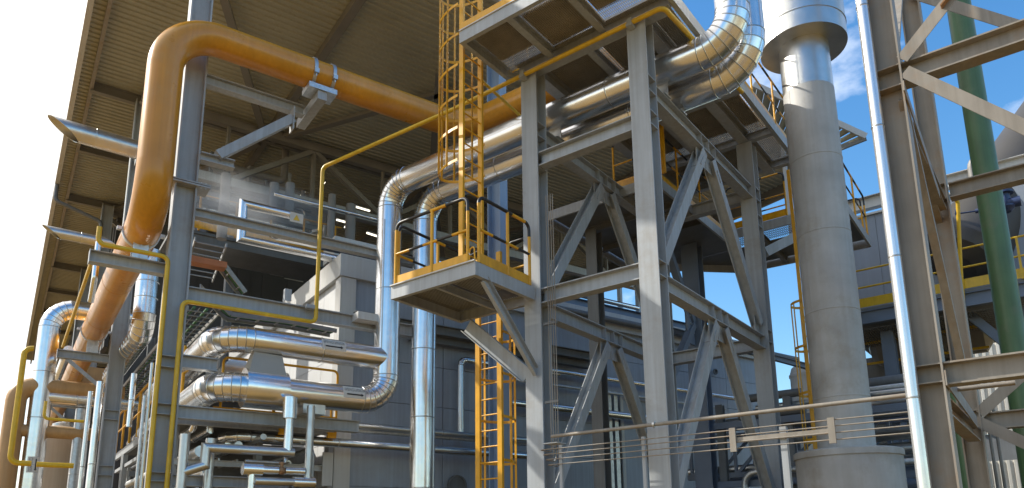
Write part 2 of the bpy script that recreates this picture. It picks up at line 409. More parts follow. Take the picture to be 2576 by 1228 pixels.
# bright-ended little bracket at the end of the mid beam
q = bx(905, 795, 13.9); o = obj('bracket', MB().box(q, bX, bY, -.05, .45, -.06, .42, -.07, .09), TRIM); tag(o, 'small pale bracket on the grey beam end beside the silver downpipe', 'bracket')
q = bx(718, 752, 14.2); o = obj('beam_bracket', MB().box(q, bX, bY, -.06, -.045, -.02, .1, -.05, .2).box(q, bX, bY, -.06, .06, -.035, -.02, -.05, .2), GREY); tag(o, 'small upright lug standing on the beam left of the yellow downpipe', 'bracket')
# support brackets for the receding ochre pipe
def pipe_bracket(x, y0, y1, zt, label):
    t = thing('pipe_bracket', label, 'bracket', wB(x, y1, zt-.3), 'brackets under the receding ochre pipe')
    obj('arm', MB().ib(wB(x, y0, zt-.11), wB(x, y1, zt-.11), .22, .2), GREY, t)
    obj('end_plate', MB().box(Vector((0, 0, 0)), bX, bY, x-.11, x+.11, y0-.014, y0, zt-.24, zt+.01), GREY, t)
    obj('strut', MB().bar(wB(x, y0+.25, zt-.24), wB(x, y1-.0, zt-1.0), .09, .09), GREY, t) if x > 20 else None
    return t
OY = 1.69; OZ = 7.52; OR = .31
pipe_bracket(14.3, .88, 2.098, 6.86, 'grey bracket with yellow gas pipe lying along it, under the ochre pipe bend')
pipe_bracket(22.4, .90, 2.098, 6.88, 'lower grey bracket under the ochre pipe at the second column')
pipe_bracket(30.6, .95, 2.098, 6.9, 'farthest bracket under the ochre pipe, third column')
# ------------------------------------------------------------------ OCHRE PIPE
corner_y = bx(1168, 311, 13.6).dot(bY); OT = 11.36
cor = wB(13.6, corner_y, OT)
op = thing('ochre_pipe', 'big ochre orange pipe rising, bending over and running across the hall front', 'pipe', wB(13.6, OY, OZ))
far_end = cor+tX*5.2
obj('pipe_run', MB().tube([wB(50, OY, OZ), wB(13.6, OY, OZ), wB(13.6, OY, OT), cor, far_end], OR, 48, .93, 14, False, 3.1, .005, bw=.016), [OCHRE, OCHRE], op)
for xx in (14.62, 22.4, 30.6):
    r_ = obj('clamp_band', ring(wB(xx, OY, OZ), bX, OR, .09, .022), GALV, op)
    for s_ in (-1, 1): obj('lug', MB().box(wB(xx, OY+s_*(OR+.05), OZ), bX, bY, -.045, .045, -.05, .05, -.03, .03), GALV, r_)
    mb = MB().box(wB(xx, OY, 0), bX, bY, -.18, .18, -.012, .012, 6.88, OZ-OR+.02).box(wB(xx, OY, 0), bX, bY, -.2, .2, -.14, .14, 6.865, 6.885)
    for s_ in (-1, 1): mb.box(wB(xx+.15*s_, OY, 0), bX, bY, -.01, .01, -.13, .13, 6.885, OZ-OR+.08)
    obj('pipe_shoe', mb, GALV, op)
ya, yb_ = bx(783, 180, 13.6).dot(bY), bx(829, 195, 13.6).dot(bY)
for y in (ya, yb_):
    r_ = obj('clamp_band', ring(wB(13.6, y, OT), bY, OR, .07, .028), GALV, op)
    for s_ in (-1, 1): obj('lug', MB().box(wB(13.6, y, OT-OR*.4), bX, bY, s_*(OR+.03)-.035, s_*(OR+.03)+.035, -.045, .045, -.05, .05).tube([wB(13.6+s_*(OR+.03), y, OT-OR*.4-.12), wB(13.6+s_*(OR+.03), y, OT-OR*.4+.1)], .014, 8), GALV, r_)
ym = (ya+yb_)/2
sup = thing('pipe_support_arm', 'grey cantilever arm and strut holding the ochre pipe at its double clamp', 'bracket', wB(14.2, ym, 10.7))
obj('saddle', MB().box(wB(13.6, ym, 0), bX, bY, -.22, .22, -.30, .30, OT-OR-.12, OT-OR-.01).box(wB(13.6, ym, 0), bX, bY, -.18, .18, -.22, -.20, OT-OR-.01, OT-OR+.09).box(wB(13.6, ym, 0), bX, bY, -.18, .18, .20, .22, OT-OR-.01, OT-OR+.09), GALV, sup)
obj('arm', MB().bar(wB(13.42, ym, OT-OR-.22), wB(14.75, ym, OT-OR-.22), .19, .19), GREY, sup)
q1 = bx(735, 300, 14.0); q2 = bx(548, 392, 13.98)
obj('strut', MB().bar(q1, q2, .16, .18), GREY, sup)
obj('end_plate', MB().box(q1, bX, bY, -.12, .12, -.012, .012, -.28, .26), GREY, sup)
q3 = bx(540, 410, 14.0); q0 = wB(14.05, 2.502, q3.z+.06)
o = obj('strut_bracket', MB().ib(q0, bx(588, 418, 14.05), .17, .2), GREY); tag(o, 'short stub bracket where the pipe support strut meets the near column', 'bracket')
# second thin ochre-side beam: long brace behind the strut toward the truss
# ------------------------------------------------------------------ SILVER PIPES (two big overhead lines over the tower)
P1Y, P1Z, PR = 10.42, 9.5, .27
P2Y, P2Z = 11.05, 9.33
x1 = -11.25; x1b = oz(1850, 105, P1Z).dot(tX)
vy1 = 1228
VLZ, VUZ, VX = 4.60, 5.55, 13.9
v1 = wT(x1, P1Y, 0); vb = cB(v1)
VX = vb.x
lowL = bx(560, 955, VX); VLY = lowL.dot(bY)-.0
big = thing('vapor_pipe', 'shiny silver pipe dropping from the tower and turning left into the lower vapor line', 'pipe', wB(VX, vb.y, VLZ))
VLZ = bx(830, 998, VX).z; VUZ = bx(830, 884, VX).z
ly = 3.05
obj('pipe_run', MB().tube([wB(VX+7, ly, VLZ), wB(VX, ly, VLZ), wB(VX, vb.y, VLZ), wT(x1, P1Y, P1Z), wT(x1b, P1Y, P1Z), wT(x1b, P1Y, 16)], PR, 40, .56, 8, True, 1.75, .006), [SILVER, SEAM], big)
x2 = -10.78; x2b = oz(1898, 185, P2Z).dot(tX)
o = pipe('second silver downpipe right of the first, running parallel overhead behind it', [wT(x2, P2Y, -.1), wT(x2, P2Y, P2Z), wT(x2b, P2Y, P2Z), wT(x2b, P2Y, 16)], PR*.98, SILVER, .62, 7, True, 1.6, 40, 'vapor_pipe')
uy = 3.08; ue = bx(958, 895, VX).dot(bY)
wB0 = 0
up_ = thing('vapor_pipe', 'upper silver vapor pipe with a left elbow, butting into the vertical pipe', 'pipe', wB(VX, uy, VUZ))
obj('pipe_run', MB().tube([wB(VX+7, uy, VUZ), wB(VX, uy, VUZ), wB(VX, vb.y-.1, VUZ)], PR*.93, 40, .58, 8, True, 1.3, .006), [SILVER, SEAM], up_)
v1b = wT(x1, P1Y, 0); dv = (EYE-v1b); dv.z = 0; dv.normalize(); dl = (dv*.85-bY*.5).normalized()
obj('lap_seam', MB().bar(v1b+dl*(PR+.001)+Z*(VLZ+.9), v1b+dl*(PR+.001)+Z*(P1Z-.9), .006, .03, dl.cross(Z)), SEAM, big)
# valve jacket on the lower vapor pipe
j0, j1 = bx(612, 960, VX).dot(bY), bx(716, 975, VX).dot(bY)
obj('valve_jacket', MB().lathe(wB(VX, j0, VLZ), bY, [(0, PR+.01), (.0, PR*1.38), (j1-j0, PR*1.38), (j1-j0, PR+.01)], 40), SILVER, big)
h0, h1 = j0+.02, j1-.06
mb = MB(); zt = bx(660, 890, VX).z; zl = VLZ+PR*.9
a = [wB(VX-PR*1.02, h0, zl), wB(VX-PR*1.02, h1, zl), wB(VX+PR, h1, zl), wB(VX+PR, h0, zl)]
tpf = [wB(VX-.10, h0+.12, zt), wB(VX-.10, h1-.05, zt-.02), wB(VX+.18, h1-.05, zt-.02), wB(VX+.18, h0+.12, zt)]
vs = [mb.bm.verts.new(v) for v in a+tpf]
for f in ((0, 1, 5, 4), (1, 2, 6, 5), (2, 3, 7, 6), (3, 0, 4, 7), (4, 5, 6, 7)): mb.face([vs[i] for i in f])
obj('valve_hood', mb, HOODM, big)
q = bx(786, 1020, VX-PR*.2); yq = q.dot(bY)
obj('drain_saddle', MB().box(wB(VX, yq, VLZ), bX, bY, -.16, .16, -.22, .22, -PR-.13, -PR+.12), SILVER2, big)
# support shoes of overhead pipes
for (yy, zz, xx) in ((P1Y, P1Z, -6.85), (P2Y, P2Z, -6.85), (P1Y, P1Z, -4.7), (P2Y, P2Z, -4.7)):
    o = obj('pipe_shoe', MB().box(wT(xx, yy, 0), tX, tY, -.14, .14, -.12, .12, 9.005, 9.02).box(wT(xx, yy, 0), tX, tY, -.14, .14, -.01, .01, 9.02, zz-PR+.01), GALV)
    tag(o, {(P1Y, -6.85): 'small pipe shoe under the front overhead pipe, left tower column side', (P2Y, -6.85): 'small pipe shoe under the rear overhead pipe, left tower column side', (P1Y, -4.7): 'small pipe shoe under the front overhead pipe, right tower column side', (P2Y, -4.7): 'small pipe shoe under the rear overhead pipe, right tower column side'}[(yy, xx)], 'pipe support')
# ---- label plates wrapped on pipes
def wrap_label(text, parent, c, axis, r, u0, u1, a0, a1, frame_up, lines_arrow=True, flip=False, txt_h=.35):
    # c: axis point; u along the axis, angle measured around the pipe from the direction frame_up toward the viewer
    axis = axis.normalized(); e1 = frame_up.normalized(); e2 = axis.cross(e1).normalized()
    if e2.dot(EYE-c) < 0: e2 = -e2
    def S(u, v, h): # v 0..1 top->bottom
        th = a0+(a1-a0)*v
        return c+axis*u+(e1*cos(th)+e2*sin(th))*(r+h)
    mb = MB(); n = 10; rows = []
    for j in range(n+1): rows.append([mb.bm.verts.new(S(u, j/n, .004)) for u in (u0, u1)]); 
    for j in range(n): mb.face([rows[j][0], rows[j][1], rows[j+1][1], rows[j+1][0]], 0, True)
    sg = obj('label_plate', mb, SIGNW, parent)
    cu = bpy.data.curves.new('lettering', 'FONT'); cu.body = text; cu.size = 1; cu.align_x = 'CENTER'; cu.align_y = 'CENTER'
    to = bpy.data.objects.new('tmp', cu); me = bpy.data.meshes.new_from_object(to)
    bpy.data.objects.remove(to)
    xs = [v.co.x for v in me.vertices]; ys = [v.co.y for v in me.vertices]
    wv = max(xs)-min(xs); hv = max(ys)-min(ys); cx = (max(xs)+min(xs))/2; cy = (max(ys)+min(ys))/2
    bm = bmesh.new(); bm.from_mesh(me); bpy.data.meshes.remove(me)
    Wd = (u1-u0)*.88
    for v in bm.verts:
        u = (u0+u1)/2+(v.co.x-cx)/wv*Wd; vv = .30-(v.co.y-cy)/hv*txt_h
        v.co = S(u, vv, .0062)
    obj('lettering', bm, INK, sg, recalc=False)
    mb = MB(); ua, ub = u0+(u1-u0)*.14, u1-(u1-u0)*.12; hd = (u1-u0)*.10
    def strip(x0, x1, v0, v1, v2, v3):
        mb.quad(S(x0, v0, .0062), S(x0, v1, .0062), S(x1, v3, .0062), S(x1, v2, .0062))
    va, w_ = .72, .055
    strip(ua, ub-hd, va-w_, va+w_, va-w_, va+w_); strip(ub-hd, ub, va-.13, va+.13, va-.004, va+.004)
    obj('arrow', mb, INK, sg)
    return sg
ys = [bx(800, 860, VX).dot(bY), bx(859, 868, VX).dot(bY)]
wrap_label('VAPOR HACIA LAMINACIÓN', up_, wB(VX, 0, VUZ), bY, PR*.93, ys[0], ys[1], radians(40), radians(98), Z)
ys = [bx(852, 985, VX).dot(bY), bx(908, 992, VX).dot(bY)]
wrap_label('VAPOR HACIA LAMINACIÓN', big, wB(VX, 0, VLZ), bY, PR, ys[0], ys[1], radians(40), radians(98), Z)
# ================================================================== STEEL TOWER (grid tX, tY)
AX, BX_, FY, CY = -6.85, -4.69, 9.75, 14.6
tw = thing('steel_tower', 'grey four legged steel tower of I beams with crossing braces', 'steel tower', wT((AX+BX_)/2, (FY+CY)/2, 0))
O0 = Vector((0, 0, 0))
for (x, y, zt) in ((AX, FY, 10.02), (BX_, FY, 10.02), (BX_, CY, 10.02), (AX, CY, 10.02)):
    c = obj('column', MB().ib(wT(x, y, .02), wT(x, y, zt), .30, .33, tY, .022, .014), GREY, tw)
    for z in (5.86, 5.62, 8.98, 8.72, 8.36, 8.12): obj('stiffener', MB().box(wT(x, y, z), tX, tY, -.158, .158, -.126, .126, -.014, 0), GREY, c)
    obj('base_plate', MB().box(wT(x, y, 0), tX, tY, -.26, .26, -.26, .26, .004, .035), GREY, tw)
def tbeam(p, q, h=.26, b=.2): return obj('beam', MB().ib(p, q, h, b), GREY, tw)
e = .167
for z, ytop in ((5.87, 1), (8.37, 1)):
    tbeam(wT(AX+e, FY-.02, z-.13), wT(BX_-e, FY-.02, z-.13))
for x in (AX, BX_):
    for z in (5.72, 9.0):
        b_ = tbeam(wT(x, FY+.152, z-.135), wT(x, CY-.152, z-.135), .27, .2)
        for dy in (-.32, 0, .32): obj('stiffener', MB().box(wT(x, (FY+CY)/2+dy, z), tX, tY, -.096, .096, -.006, .006, -.252, -.018), GREY, b_)
tbeam(wT(AX+e, CY, 5.6), wT(BX_-e, CY, 5.6)); tbeam(wT(AX+e, CY, 8.86), wT(BX_-e, CY, 8.86)); tbeam(wT(AX+e, CY, 2.6), wT(BX_-e, CY, 2.6), .2, .16)
ym = (FY+CY)/2
for x in (AX, BX_):
    for zt, zb in ((8.73, 5.95), (5.45, 2.45)):
        for yb0, s_ in ((FY+.25, -1), (CY-.25, 1)):
            p, q = wT(x, ym+s_*.2, zt-.05), wT(x, yb0, zb)
            br = obj('brace', MB().ib(p, q, .2, .2, tX, .014, .010), GREY, tw)
            obj('gusset', MB().box(wT(x, ym+s_*.2, zt), tX, tY, -.008, .008, -.19, .19, -.3, .005), GREY, br)
            obj('gusset', MB().box(wT(x, yb0, zb), tX, tY, -.008, .008, -.16, .16, -.2, .16), GREY, br)
            d = (q-p).normalized(); k_ = p+d*.32
            obj('splice_plate', MB().bar(k_-tX*.113, k_+tX*.113, .03, .26, d), GREY, br)
DECKP = mat('dusty_deck_plate', (.42, .39, .33), .7, 0, .2, 3.)
# top deck ----------------------------------------------------------------
DX0, DX1, DY0, DY1, DZ = -7.35, -4.02, 8.30, 16.2, 10.05
deck = thing('grating_platform', 'high grating platform on the tower top seen from below, with yellow rails', 'platform', wT(-5.7, 9.7, DZ))
obj('edge_channel', MB().ch(wT(DX0, DY0, DZ+.11), wT(DX1, DY0, DZ+.11), .22, .08, Z, .012, -1), GREY, deck)
obj('edge_channel', MB().ch(wT(DX0, DY0+.013, DZ+.11), wT(DX0, FY-.12, DZ+.11), .219, .08, Z, .012, 1), GREY, deck)
obj('edge_channel', MB().ch(wT(DX1, DY0+.013, DZ+.11), wT(DX1, DY1, DZ+.11), .219, .08, Z, .012, -1), GREY, deck)
obj('main_beam', MB().ib(wT(DX0+.2, FY, 10.025+.14), wT(DX1-.1, FY, 10.025+.14), .28, .24), GREY, deck)
obj('main_beam', MB().ib(wT(AX, FY+.15, 10.025+.14), wT(AX, DY1, 10.025+.14), .27, .2), GREY, deck)
obj('main_beam', MB().ib(wT(BX_, FY+.15, 10.025+.14), wT(BX_, DY1, 10.025+.14), .27, .2), GREY, deck)
for x in (-6.35, -5.3): obj('joist', MB().ib(wT(x, DY0+.02, DZ+.11), wT(x, FY-.13, DZ+.11), .16, .12), GREY, deck)
for y in (11.2, 12.7, 14.6, 16.1): obj('joist', MB().ib(wT(AX+.11, y, DZ+.12), wT(DX1-.02, y, DZ+.12), .18, .14), GREY, deck)
obj('joist', MB().ib(wT(-5.75, FY+.13, DZ+.12), wT(-5.75, 16.1, DZ+.12), .16, .12), GREY, deck)
obj('grating', grating(O0, tX, tY, DX0+.02, DX1-.02, DY0+.02, FY-.02, DZ+.25, .034, .08, .03), GRATED, deck)
obj('grating', grating(O0, tX, tY, AX-.1, DX1-.02, FY+.02, DY1, DZ+.25, .036, .09, .03), GRATED, deck)
for (a, b, c, d) in ((DX0+.08, -6.42, DY0+.08, FY-.36), (-6.28, -5.37, DY0+.36, FY-.15), (-5.23, -4.1, DY0+.08, FY-.4), (-6.9, -5.86, FY+.3, 14.3), (-5.62, -4.8, FY+.25, 14.3), (-4.58, -4.25, 10.1, 14.3), (-6.8, -4.9, 14.75, 16.1)):
    obj('floor_plate', MB().box(O0, tX, tY, a, b, c, d, DZ+.253, DZ+.259), DECKP, deck)
zf = DZ+.225
rail(deck, [wT(-6.0, DY0+.04, zf), wT(DX1, DY0+.04, zf)], 1.1, .021, .4, [wT(-6.0, DY0+.04, zf), wT(-5.0, DY0+.04, zf)])
rail(deck, [wT(DX0+.05, 9.3, zf), wT(DX0+.05, FY, zf), wT(-7.0, FY+.05, zf)], 1.1, .021, .4, [wT(DX0+.05, FY, zf)])
obj('toe_board', MB().bar(wT(DX0+.03, DY0+.01, zf+.08), wT(-6.0, DY0+.01, zf+.08), .008, .15), YEL, deck)
rail(deck, [wT(DX1-.04, 12.0, zf), wT(DX1-.04, DY1, zf)], 1.1, .021, .4, [wT(DX1-.04, 13.3, zf), wT(DX1-.04, 14.7, zf)])
obj('rail_post', MB().tube([wT(DX1-.04, 9.4, zf), wT(DX1-.04, 9.4, zf+1.1)], .02, 10), YEL, deck)
obj('plate_edge', MB().box(wT(DX0, DY0, 0), tX, tY, .0, 1.3, -.02, -.004, DZ+.222, DZ+.24), TRIM, deck)
# yellow gas line running past the tower top
zy = 9.93; yy = 9.5
a_ = ty(1205, 212, yy); 
gp = [bx(1, 1, 1)]*0
q0 = bx(800, 432, 14.0); 
yl = cT(q0).y
# rises beside the mid beam, turns along tX to the tower and on under the deck
zt_ = 9.93
K = oz(808, 420, zt_-1.0) 
pv = bx(797, 805, 13.98); pvB = cB(pv)
topz = bx(808, 420, 13.98).z
g0 = bx(455, 765, 13.98)
zl = bx(620, 783, 13.98).z; yl_ = bx(459, 765, 13.98).dot(bY); yr_ = bx(794, 806, 13.98).dot(bY)
start = wB(13.98, yr_, topz); sT = cT(start)
tagp = thing('gas_pipe', 'thin yellow gas pipe climbing past the beams then slanting along the tower deck', 'pipe', wB(13.98, yl_, 0))
tgt = ty(1640, 18, 9.52); tg1 = ty(1140, 252, 9.52)
obj('pipe_run', MB().tube([wB(13.98, yl_, .05), wB(13.98, yl_, zl), wB(13.98, yr_, zl), start, wT(cT(tg1).x, 9.52, 9.9), wT(-4.16, 9.52, 9.93), wT(-4.0, 12.5, 9.93)], .042, 14, .12, 6), YELP, tagp)
for x in (-6.85, -4.69):
    obj('clip', MB().box(wT(x-.05, 9.52, 9.93), tX, tY, -.05, .05, -.07, .07, -.09, -.043).box(wT(x-.05, 9.52, 9.93), tX, tY, -.04, .04, -.055, .055, -.043, .055), GREY, tagp)
bq = wT(-6.95-.0, 9.52, 9.92)
obj('branch', MB().tube([ty(1213, 205, 9.52), ty(1213, 205, 9.52)+tY*1.3-Z*.15], .03, 10), YELP, tagp)
q = bx(799, 580, 13.98); obj('clip', MB().bar(q+bX*.02-bY*.1-Z*.03, q+bX*.05+bY*.03+Z*.03, .03, .05), GREY, tagp)
q = bx(788, 771, 13.98); obj('clip', MB().box(q, bX, bY, -.02, .1, -.14, .07, -.05, .03), GREY, tagp)
# second gas pipe: along the bracket then down the left edge of the near column
yq0 = bx(248, 596, 14.0).dot(bY); yq1 = bx(424, 655, 13.95).dot(bY)
pipe("yellow gas pipe lying on the bracket then running down the near column's left side", [wB(14.0, yq0, 7.1)+Z*.12, wB(14.0, yq0, 6.905), wB(14.0, yq1, 6.905), wB(13.95, yq1, .02)], .042, YELP, .12, 6, n=14, name='gas_pipe', cat='pipe')
# vertical silver conduits beside the column
for dx, m_, lb in ((-.10, SILVER2, 'bright slim conduit left of the yellow pipe on the near column'), (-.17, GALV, 'dull slim conduit, outermost left of the near column')):
    pipe(lb, [wB(14.02, yq1+dx, .02), wB(14.02, yq1+dx, 4.9-.6*(dx < -.15))], .027, m_, n=10, name='conduit', cat='conduit')
# ------------------------------------------------------------------ BALCONY
BAX0, BAX1, BAY0, BAY1, BZ = -8.60, -6.775, 8.03, 9.575, 5.89
bal = thing('access_balcony', 'small cantilevered balcony with yellow and black striped rails on the left tower leg', 'balcony', wT(-7.6, 8.8, BZ-.2))
zc = BZ-.115
obj('edge_channel', MB().ch(wT(BAX0, BAY0, zc), wT(BAX1, BAY0, zc), .22, .08, Z, .012, -1), GREY, bal)
obj('edge_channel', MB().ch(wT(BAX0, BAY0+.013, zc), wT(BAX0, BAY1+.2, zc), .219, .08, Z, .012, 1), GREY, bal)
obj('edge_channel', MB().ch(wT(BAX1, BAY0+.013, zc), wT(BAX1, BAY1, zc), .219, .08, Z, .012, -1), GREY, bal)
obj('edge_channel', MB().ch(wT(BAX0+.013, BAY1+.2, zc), wT(AX-.2, BAY1+.2, zc), .2, .07, Z, .012, 1), GREY, bal)
obj('joist', MB().ch(wT(-7.75, BAY0+.014, zc), wT(-7.75, BAY1+.2, zc), .14, .06), GREY, bal)
obj('floor_plate', MB().box(O0, tX, tY, BAX0+.1, -7.85, BAY0+.1, BAY1+.12, BZ-.02, BZ-.012), GREY, bal)
obj('floor_plate', MB().box(O0, tX, tY, -7.7, -7.15, BAY0+.5, BAY1-.3, BZ-.02, BZ-.012), GREY, bal)
obj('grating', grating(O0, tX, tY, BAX0+.02, BAX1-.02, BAY0+.02, BAY1+.15, BZ, .045, .06, .03), GRATE, bal)
obj('floor_edge', MB().box(O0, tX, tY, BAX0, BAX1, BAY0-.03, BAY0-.003, BZ-.006, BZ+.014), TRIM, bal)
zf = BZ+.01
A1, A2 = wT(BAX0+.06, BAY0+.04, zf), wT(-6.96, BAY0+.04, zf)
rail(bal, [A1, A2], 1.1, .028, .34, [A1.lerp(A2, .52)], .16, (.5,), .12)
C1, C2 = wT(BAX1-.03, BAY0+.12, zf), wT(BAX1-.03, BAY1-.1, zf)
rail(bal, [C1, C2], 1.1, .028, .34, [C1.lerp(C2, .55)], .16, (.5,), .12)
D1, D2 = wT(BAX0+.06, BAY0+.1, zf), wT(BAX0+.06, BAY1+.15, zf)
rail(bal, [D1, D2], 1.1, .026, .34, [D1.lerp(D2, .6)], .16, (.5,), .12)
G1, G2 = wT(-7.45, BAY1+.15, zf), wT(-7.02, BAY1+.15, zf)
rail(bal, [G1, G2], 1.0, .026, .34, [], .16, (.5,), .10)
# struts down to the column
p, q = wT(BAX1-.06, BAY0+.25, zc-.11), wT(AX+.03, FY-.155, 4.42)
obj('strut', MB().ch(p, q, .16, .07, Z, .01, 1), GREY, bal)
p, q = wT(BAX0+.28, BAY1+.08, zc-.24), wT(AX-.16, FY-.1, 4.42)
obj('strut', MB().ch(p, q, .27, .10, Z, .012, 1), GREY, bal)
obj('gate_chain', MB().tube([A2+Z*.2, A2+tX*.05+Z*.12, C1+Z*.2], .008, 6), GALV, bal)
obj('small_hoop', MB().tube([wT(-6.93, BAY0+.05, zf), wT(-6.93, BAY0+.05, zf+.22), wT(-6.84, BAY0+.05, zf+.26), wT(-6.82, BAY0+.05, zf)], .012, 8, .05, 4), YEL, bal)
# upper caged ladder from balcony to deck
lx = -7.5
ul = thing('caged_ladder', 'yellow caged ladder rising from the striped balcony to the high platform', 'ladder', wT(lx, 8.78, BZ), 'caged yellow ladders')
ladder(ul, wT(lx, 8.79, BZ), wT(lx, 8.79, 11.6), tY, .50, .285, (2.1, 5.7), -tX, hoop=.62, rad=.36, stile=(.09, .05), straps=5)
# lower caged ladder below the balcony
LY = 10.1
la, lb = ty(1203, 1000, LY), ty(1258, 1000, LY)
lcx = (cT(la).x+cT(lb).x)/2; lw = abs(cT(lb).x-cT(la).x)
ll = thing('caged_ladder', 'yellow caged ladder going down from the balcony beside the left tower leg', 'ladder', wT(lcx, LY, 0), 'caged yellow ladders')
ladder(ll, wT(lcx, LY, .05), wT(lcx, LY, BZ+1.1), tX, lw, .285, (2.3, 5.4), tY, hoop=.85, rad=.33, stile=(.06, .10), straps=5)
# ------------------------------------------------------------------ MID LEVEL PLATFORM behind the tower
MZ = 9.04
mp = thing('service_platform', 'dark platform behind the tower with yellow kick plates and striped handrail', 'platform', wT(-6.0, 15, MZ))
poly = [(-8.8, 12.86), (-6.0, 12.86), (-6.0, 16.5), (-3.25, 16.5), (-3.3, 19.15), (-6.4, 18.95), (-7.8, 17.6), (-8.8, 17.6)]
for i in range(len(poly)):
    (a, b), (c, d) = poly[i], poly[(i+1) % len(poly)]
    obj('edge_channel', MB().bar(wT(a, b, MZ-.12), wT(c, d, MZ-.12), .05, .22), GREY, mp)
obj('floor_plate', MB().slab([wT(a, b, MZ-.03) for a, b in ((-8.75, 12.9), (-6.05, 12.9), (-6.05, 17.6), (-8.75, 17.6))], .012), GREYD, mp)
obj('floor_plate', MB().slab([wT(a, b, MZ-.03) for a, b in ((-7.75, 17.62), (-3.35, 17.62), (-3.35, 19.05), (-6.4, 18.9))], .012), GREYD, mp)
obj('grating', grating(O0, tX, tY, -6.03, -3.3, 16.55, 17.6, MZ, .045, .12, .03), GRATE, mp)
for y in (14.1, 15.3): obj('joist', MB().ib(wT(-8.7, y, MZ-.12), wT(-6.05, y, MZ-.12), .16, .1), GREYD, mp)
for x in (-5.3, -4.3): obj('joist', MB().ib(wT(x, 16.55, MZ-.12), wT(x, 19.0, MZ-.12), .16, .1), GREYD, mp)
for (a, b) in ((-8.2, 14.), (-8.2, 17.3), (-5.9, 18.6)): obj('leg', MB().ib(wT(a, b, .0), wT(a, b, MZ-.24), .28, .28, tY), GREYD, mp)
zf = MZ+.01
S1 = [wT(-8.0, 12.9, zf), wT(-6.9, 12.9, zf)]
rail(mp, [wT(-6.04, 12.9, zf), wT(-6.04, 16.5, zf)], 1.1, .022, .4, [wT(-6.04, 14., zf), wT(-6.04, 15.2, zf)], .16)
rail(mp, [wT(-7.0, 12.9, zf), wT(-6.1, 12.9, zf)], 1.1, .022, .4, [], .16)
rail(mp, [wT(-5.9, 16.52, zf), wT(-4.5, 16.52, zf)], 1.1, .022, .4, [wT(-5.2, 16.52, zf)], .17, (.5, .25))
rail(mp, [wT(-3.28, 16.55, zf), wT(-3.32, 19.1, zf)], 1.1, .022, .4, [wT(-3.3, 17.8, zf)], 0)
rail(mp, [wT(-4.4, 19.05, zf), wT(-3.4, 19.1, zf)], 1.1, .022, .4, [], .17)
for x in (-6.2, -5.85):
    obj('gate_post', MB().bar(wT(x, 12.9, zf), wT(x, 12.9, zf+1.9), .1, .05, tY), YEL, mp)
p, q = wT(-3.4, 16.6, MZ-.25), wT(-4.55, 14.8, 7.6)
obj('knee_brace', MB().bar(p, q, .12, .2), GREY, mp)
# small ribbed canopy above it
cp = [dp(2178, 345, 18.6), dp(2110, 372, 18.6*1.02), dp(1880, 330, 21.), dp(1895, 214, 19.)]
can = thing('small_canopy', 'small ribbed metal canopy roof jutting out behind the weathered stack', 'canopy', cp[0])
mb = MB(); d0 = cp[3]-cp[0]; d1 = cp[2]-cp[1]; n = 14
for i in range(n):
    f0, f1, f2 = i/n, (i+.55)/n, (i+1)/n
    for fa, fb, dz in ((f0, f1, 0), (f1, f2, .05)):
        mb.slab([cp[0]+d0*fa+Z*dz, cp[0]+d0*fb+Z*dz, cp[1]+d1*fb+Z*dz, cp[1]+d1*fa+Z*dz], .02)
obj('roof_sheet', mb, ROOFS, can)
obj('fascia', MB().bar(cp[0]+Z*.02, cp[3]+Z*.02, .05, .16), TRIM, can)
obj('fascia', MB().bar(cp[0]-Z*.02, cp[1]-Z*.02, .05, .14), GREYD, can)
for f in (.1, .6):
    p = cp[1].lerp(cp[2], f); obj('post', MB().bar(p-Z*.05, Vector((p.x, p.y, MZ)), .1, .1), GREY, can)
# blue column seen between ladder and left tower leg
bq_ = dp(1250, 400, 18.5); bt = cT(bq_)
o = obj('blue_column', MB().ib(wT(bt.x, bt.y, .02), wT(bt.x, bt.y, 15.2), .40, .30, tX, .03, .02), mat('pale_blue_paint', (.30, .40, .56), .45, 0, .06, 2., streak=.08))
tag(o, 'pale blue column behind the yellow caged ladder, left of the left tower leg', 'steel column')
# rear grey column with bolted gussets
rc = thing('gusseted_column', 'dark blue grey column with bolted gusset plates, standing against the sky behind the tower', 'steel column', wT(-6.95, 16.6, 0))
c0 = dp(1750, 800, 18.2); cc = cT(c0)
obj('shaft', MB().ib(wT(cc.x, cc.y, 0), wT(cc.x, cc.y, 8.98), .36, .42, tY, .03, .02), BLUEG, rc)
for (dz0, dz1, dy) in ((-.2, 2.4, -2.2), (-.2, -2.4, -2.2)):
    obj('brace', MB().bar(wT(cc.x, cc.y-.2, cc.z+dz0), wT(cc.x, cc.y+dy, cc.z+dz1), .16, .16), BLUEG, rc)
gs = obj('gusset', MB().box(wT(cc.x, cc.y-.19, cc.z), tX, tY, -.02, .02, -.36, .0, -.75, .35), BLUEG, rc)
mb = MB()
for i in range(4):
    for j in range(3): mb.lathe(wT(cc.x+.02, cc.y-.26-.09*j, cc.z-.45+.2*i), tX, [(0, .02), (.03, .02)], 8)
obj('bolts', mb, GALV, gs)
b1, b2 = dp(1700, 852, 19.), dp(2030, 925, 19.)
o = obj('steel_beam', MB().ib(dp(1690, 832, 18.6), dp(2060, 930, 18.6), .14, .12), BLUEG); tag(o, 'distant blue grey beam running thinly behind the tower toward the stack', 'steel beam')
